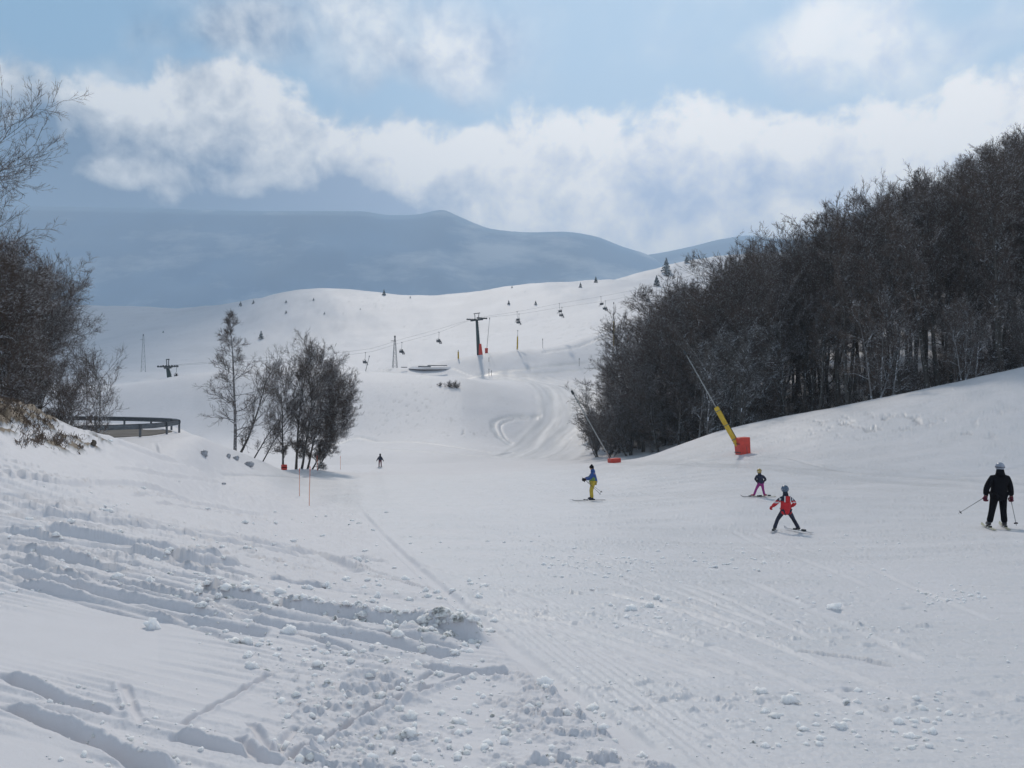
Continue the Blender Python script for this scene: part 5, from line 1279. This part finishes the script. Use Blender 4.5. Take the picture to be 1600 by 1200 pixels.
def build_lumps():
    rng = np.random.RandomState(12); pr = [lump_proto(i, 3) for i in range(7)]; ps = [lump_proto(20+i, 1) for i in range(6)]
    P = []
    def add(n, fu, fv, smin, smax, p=2.2):
        for k in range(n):
            u, v = fu(), fv(); s = smin+(smax-smin)*rng.rand()**p; P.append((u, v, s))
    G = lambda m, s: (lambda: rng.normal(m, s))
    U = lambda a, b: (lambda: rng.uniform(a, b))
    add(420, U(-40, 620), G(860, 45), .006, .038, 3.0)
    add(260, U(300, 760), U(905, 1010), .008, .042)
    add(160, U(380, 760), U(1010, 1060), .007, .036)
    add(480, U(430, 960), U(1060, 1230), .004, .036, 2.2)
    add(90, U(60, 330), U(1070, 1230), .005, .026)
    add(500, U(560, 1600), U(835, 1000), .005, .022, 3)
    add(600, U(850, 1600), U(960, 1220), .003, .014, 3)
    add(160, U(850, 1230), G(880, 10), .008, .03, 2)
    add(60, U(960, 1040), U(935, 985), .006, .03)
    add(110, U(1170, 1500), U(1080, 1175), .005, .036, 1.8)
    add(60, U(1440, 1540), G(935, 5), .008, .025)
    for k in range(260):     # crumbs on top of the long ridge and its heap
        t = rng.rand(); P.append((300+455*t+rng.normal(0, 6), 914+88*t**.95-4+rng.normal(0, 6), .008+.030*rng.rand()**2))
    for k in range(160): P.append((rng.normal(690, 28), rng.normal(985, 12), .012+.040*rng.rand()**1.5))
    P = np.array(P)
    # onto the ground by marching each line of sight over a table of the surface
    Yt = 1.6/(np.arange(1260, 770, -2.0)/F-600/F-.111); Yt = Yt[(Yt > 3.2)&(Yt < 45)]
    Vs, Fs, off = [], [], 0
    X = (P[:, 0:1]-800)/F*Yt[None]; Yg = np.broadcast_to(Yt, X.shape)
    Z = base_h(X.ravel(), Yg.ravel()).reshape(X.shape); VV = 600-F*Z/Yg
    ix = np.argmax(VV <= P[:, 1:2], axis=1); x = X[np.arange(len(P)), ix]; y = Yt[ix]; ok = ix > 0
    x, y = x[ok], y[ok]; s = P[ok, 2]*np.clip(.65+y/14, .8, 2.0)
    x = x+rng.normal(0, .02, len(x)); y = y+rng.uniform(-.5, .5, len(y))*.02*y; z = ground(x, y)
    for i in range(len(x)):
        V, Fc = (pr[rng.randint(7)] if s[i] > .035 else ps[rng.randint(6)])
        a = rng.rand()*6.28; ca, sa = math.cos(a), math.sin(a); st = np.array([rng.uniform(.8, 1.4), rng.uniform(.7, 1.1), rng.uniform(.55, .95)])
        W = V*st; W = np.stack([W[:, 0]*ca-W[:, 1]*sa, W[:, 0]*sa+W[:, 1]*ca, W[:, 2]], 1)*s[i]+np.array([x[i], y[i], z[i]+s[i]*.05])
        Vs.append(W); Fs.append(Fc+off); off += len(V)
    o = mesh_from('snow_crumbs', np.concatenate(Vs), np.concatenate(Fs), M['snow_lump']); tag(o, 'loose crumbs of broken snow strewn over the slope', 'snow', kind='stuff')
    # the big clods one can point at
    big = [(237, 982, .085, 'upright pointed snow clod alone on the smooth snow at the left'), (392, 1045, .07, 'flat snow clod at the end of a thin groove, right of the smooth snow'),
           (385, 1006, .07, 'rounded snow clod below the left part of the long tracks'), (452, 992, .085, 'knobbly snow clod in the middle of the long tracks'),
           (850, 1072, .085, 'broad crumbly snow clod at the edge of the groomed piste'), (885, 1122, .045, 'smooth egg-shaped snow clod left of the groomed lines near the bottom'),
           (640, 1155, .06, 'dark-sided snow clod low in the middle of the foreground'), (792, 1135, .055, 'snow clod at the bottom between the egg-shaped one and the dark-sided one'),
           (717, 1132, .06, 'cluster-like snow clod near the bottom, left of the crossing ski grooves'), (985, 955, .10, 'largest tilted snow clod on the groomed piste in the middle distance'),
           (1015, 950, .085, 'flat snow clod right behind the largest tilted one on the piste'), (1303, 951, .11, 'lone dark snow clod far out on the groomed piste'),
           (1187, 1084, .065, 'left snow clod of the row on the groomed snow at lower right'), (1232, 1097, .075, 'largest snow clod of the row at lower right'), (1312, 1138, .06, 'third snow clod along the row at lower right'),
           (1420, 1152, .05, 'rightmost snow clod of the row at lower right'), (958, 1177, .035, 'small round snow clod near the bottom centre'), (1003, 1178, .04, 'small snow clod at the bottom beside the groomed lines')]
    for i, (u, v, s_, lab) in enumerate(big):
        x, y = to_ground(u, v, 60); V, Fc = lump_proto(40+i, 3); V = V*np.array([1.25, .9, .95 if i else 1.5])*s_*.58
        tag(mesh_from('snow_clod', V, Fc, M['snow_lump'], loc=(x, y, gz(x, y)+s_*.04)), lab, 'snow clod', 'big snow clods')

def build_small():
    g = 'thin orange marker poles at the left side of the piste'
    for u, vb, vt, lean, lab in [(468, 775, 732, 0, 'straight thin orange marker pole, left one of the near pair'), (483, 790, 729, .025, 'slightly leaning orange marker pole, right and nearer one of the pair'),
                              (496, 736, 712, -.03, 'faint thin marker pole just right of the dense clump foot'), (532, 733, 713, 0, 'faint thin marker pole between the clump and the distant skier')]:
        x, y = to_ground(u, vb, 200); z = gz(x, y); h = (600-vt)/F*y-z
        e = empty('marker_pole', (x, y, z), 0, lab, 'marker pole', g)
        b = MB(); b.tube([(0, 0, -.2), (lean*h*.5, 0, h*.5), (lean*h, 0, h)], .016 if y < 60 else .022, 6); b.build('shaft', M['orange'], e)
        b = MB(); b.tube([(lean*h*.9, 0, h*.9), (lean*h, 0, h+.01)], .022 if y < 60 else .028, 6); b.build('cap', M['red_pad'], e)
    for u, vb, h, lab in [(764, 566, 1.2, 'tiny dark marker stake on the snow under the pylon'), (764, 588, 2.0, 'dark marker stake beside the track across the middle slope'), (768, 588, 1.5, 'second thinner stake next to the dark one beside the middle track'),
                          (905, 571, 2.3, 'dark stake on the track in front of the left wood edge'), (848, 534, 3.0, 'thin grey stake on the ridge halfway to the wood'), (981, 490, 2.6, 'orange stake on the ridge crest near the wood')]:
        Yh = np.linspace(120, 260, 300); X = (u-800)/F*Yh; k = np.nonzero(600-F*base_h(X, Yh)/Yh <= vb)[0]; y = float(Yh[k[0]]) if len(k) else 222.0; x = (u-800)/F*y; z = gz(x, y)
        e = empty('marker_stake', (x, y, z), 0, lab, 'stake', 'marker stakes on the middle slope')
        b = MB(); b.tube([(0, 0, -.2), (0, 0, h*.75)], .055, 5); b.build('shaft', M['orange' if u == 981 else 'dark_steel'], e); b = MB(); b.box((0, 0, h*.8), (.16, .10, h*.18)); b.build('head', M['dark_steel'], e, smooth=False)
    # stones on the bank and the red cushion at the tree foot
    for i, (u, v, w, h, lab) in enumerate([(319, 712, .30, .55, 'upright squarish snow-dusted stone on the white bank right of the bend'), (357, 716, .22, .4, 'small stone directly left of the crooked tree foot'),
                                           (369, 719, .30, .4, 'stone directly behind the crooked tree foot'), (389, 729, .55, .5, 'widest stone between the crooked tree and the clump')]):
        Yh = np.linspace(42, 80, 300); X = (u-800)/F*Yh; k = np.nonzero(600-F*base_h(X, Yh)/Yh <= v)[0]; y = float(Yh[k[0]]) if len(k) else 62.0
        x = (u-800)/F*y; V, Fc = lump_proto(60+i, 3); V = np.sign(V)*np.abs(V)**.7*np.array([w*.5, w*.5, h*.42])
        tag(mesh_from('stone', V, Fc, M['rock'], loc=(x, y, gz(x, y)+h*.15)), lab, 'stone', 'stones on the left bank')
    x, y, _ = at(444, 76.5); z = float(base_h(x, y)[0]); e = empty('tree_cushion', (x, y, z), .3, 'orange-red protective cushion leaning at the foot of the clump', 'cushion')
    b = MB(); b.box((0, 0, .26), (.55, .25, .56)); o = b.build('pad', M['red_pad'], e, smooth=False); m_ = o.modifiers.new('b', 'BEVEL'); m_.width = .08; m_.segments = 2
    b = MB(); b.box((0, -.14, .26), (.57, .02, .06)); b.build('strap', M['black'], e, smooth=False)
    # dark earth clods and a stump on the left bank
    for i, (u, v, s_, lab) in enumerate([(146, 704, .10, 'small dark upright stump on the left bank below the dead grass'), (350, 760, .13, 'dark stone at the tip of the left bank'), (172, 692, .13, 'pale snow block on the crest of the left bank')]):
        Yh = np.linspace(12, 36, 500); X = (u-800)/F*Yh; vv = 600-F*base_h(X, Yh)/Yh; k = np.nonzero(vv <= v)[0]; y = float(Yh[k[0]]) if len(k) else float(Yh[int(np.argmin(vv))]); x = (u-800)/F*y
        V, Fc = lump_proto(80+i, 3); V = V*np.array([1, .8, 1.6 if i == 0 else .7])*s_*.55
        tag(mesh_from(['stump', 'stone', 'snow_block'][i], V, Fc, [M['soil'], M['rock'], M['snow_lump']][i], loc=(x, y, gz(x, y)+s_*.3)), lab, ['stump', 'stone', 'snow block'][i])
    # snowed-in reservoir on the lift ridge: a low curved bank and two concrete edges
    c = sight(676, 566, 208); e = empty('reservoir', (c.x, c.y, gz(c.x, c.y)-.1), 0, 'snowed-in half-round basin with dark concrete edges left of the pylon', 'basin')
    V = []; nn = 40
    zc = e.location.z
    prof = [(1.25, -.9), (1.08, .2), (1.0, .85), (.93, .80), (.80, -.2), (.6, -.6), (0.0, -.75)]
    for r, h in prof:
        for i in range(nn):
            a = math.pi*2*i/nn; V.append((math.cos(a)*5.0*r, math.sin(a)*3.2*r, h*.34+.38*math.sin(a)*min(1, r)))
    Fc = [(j*nn+i, j*nn+(i+1) % nn, (j+1)*nn+(i+1) % nn, (j+1)*nn+i) for j in range(len(prof)-1) for i in range(nn)]
    mesh_from('snow_bank', V, Fc, M['snow_far'], e)
    for nm, cx, cy, w, h, zz in (('wall', -1.6, -4.6, 3.2, .30, .0), ('wall', 1.6, -4.1, 5.0, .22, .30)):
        b = MB(); b.box((cx, cy, zz), (w, .3, h), Matrix.Rotation(R(8), 3, 'Z')); b.build(nm, M['concrete'], e, smooth=False)
    b = MB(); b.box((-7.2, -1.5, -.1), (1.6, .4, .2)); b.build('sluice', M['concrete'], e, smooth=False)
    c = sight(583, 582, 196); b = MB(); b.box((0, 0, 0), (5.2, 1.2, .35), Matrix.Rotation(R(4), 3, 'Z')); b.box((2.3, 0, .3), (.3, .3, .4))
    tag(b.build('platform', M['concrete'], smooth=False, loc=(c.x, c.y, gz(c.x, c.y)+.45)), 'low dark concrete slab on the mound crest below the left lift chair', 'slab')

# ------------------------------------------------------------------ undergrowth of the wood, and an unseen cloud added to shade the left valley
def build_undergrowth():
    rng = np.random.RandomState(8)
    pr = [tree_meshes(100+i, 2.4, stems=7, stemspread=.9, first=.1, spread=.42, n1=16, n2=4, n3=3, n4=0, twig=.012, angle=(.4, 1.0), trunk_r=.02) for i in range(4)]
    Vs, Fs, off = [], [], 0
    fu = [935, 975, 1020, 1070, 1130, 1200, 1300, 1400, 1500, 1600, 1760]; fy = [121, 116, 112, 104, 96, 89, 80, 76, 72, 70, 67]
    for k in range(230):
        u = rng.uniform(925, 1680); Y = np.interp(u, fu, fy)+rng.uniform(-1, 26)**1.0; x = (u-800)/F*Y; z = float(base_h(x, Y)[0])
        s = rng.uniform(.7, 1.9)*(1.3 if u < 1200 else .75); a = rng.rand()*6.28; ca, sa = math.cos(a), math.sin(a)
        for (V, Fq) in pr[rng.randint(4)]:
            W = np.stack([V[:, 0]*ca-V[:, 1]*sa, V[:, 0]*sa+V[:, 1]*ca, V[:, 2]], 1)*s+np.array([x, Y, z]); Vs.append(W); Fs.append(Fq+off); off += len(V)
    o = mesh_from('undergrowth', np.concatenate(Vs), np.concatenate(Fs), M['twig'], smooth=False); tag(o, 'bare tangled undergrowth between the trunks of the right-hand wood', 'undergrowth', kind='stuff')

def build_shade_cloud():
    m = bpy.data.materials.new('shade_cloud'); m.use_nodes = True; t = NT(m.node_tree); b = t.n['Principled BSDF']
    b.inputs['Base Color'].default_value = (.85, .86, .88, 1); b.inputs['Roughness'].default_value = 1; b.inputs['Specular IOR Level'].default_value = 0
    rng = np.random.RandomState(2); mb = MB()
    off = sdir/sdir.z*1500
    for k in range(26):
        a = rng.rand()*6.28; r = rng.rand()**.6; cx = -345+off.x+math.cos(a)*r*210; cy = 590+off.y+math.sin(a)*r*330
        mb.ball((cx, cy, 1500+rng.normal(0, 25)), (rng.uniform(70, 170), rng.uniform(70, 150), rng.uniform(35, 70)), 14, 9)
    tag(mb.build('cloud', m), kind='structure')  # solid mesh outside the frame, added for the shadow it casts
# ------------------------------------------------------------------ the air between here and the mountains
def build_haze():
    m = bpy.data.materials.new('haze_air'); m.use_nodes = True
    t = NT(m.node_tree); t.n.remove(t.n['Principled BSDF'])
    v = t.n.new('ShaderNodeVolumePrincipled'); v.inputs['Density'].default_value = HAZE_D
    v.inputs['Color'].default_value = (0.72, 0.86, 1.0, 1); v.inputs['Anisotropy'].default_value = 0.0
    t.link(v.outputs[0], t.n['Material Output'].inputs['Volume'])
    b = MB(); b.box((0, 2800, 490), (22000, 9600, 1240+20))
    o = b.build('haze', m, smooth=False); tag(o, kind='stuff')
HAZE_D = 2.2e-4

build_terrain()
build_mountains()
build_guardrail()
build_forest()
build_undergrowth()
build_left_trees()
build_shrubs()
build_grass()
build_lances()
build_lift()
build_people()
build_lumps()
build_small()
build_shade_cloud()
build_haze()
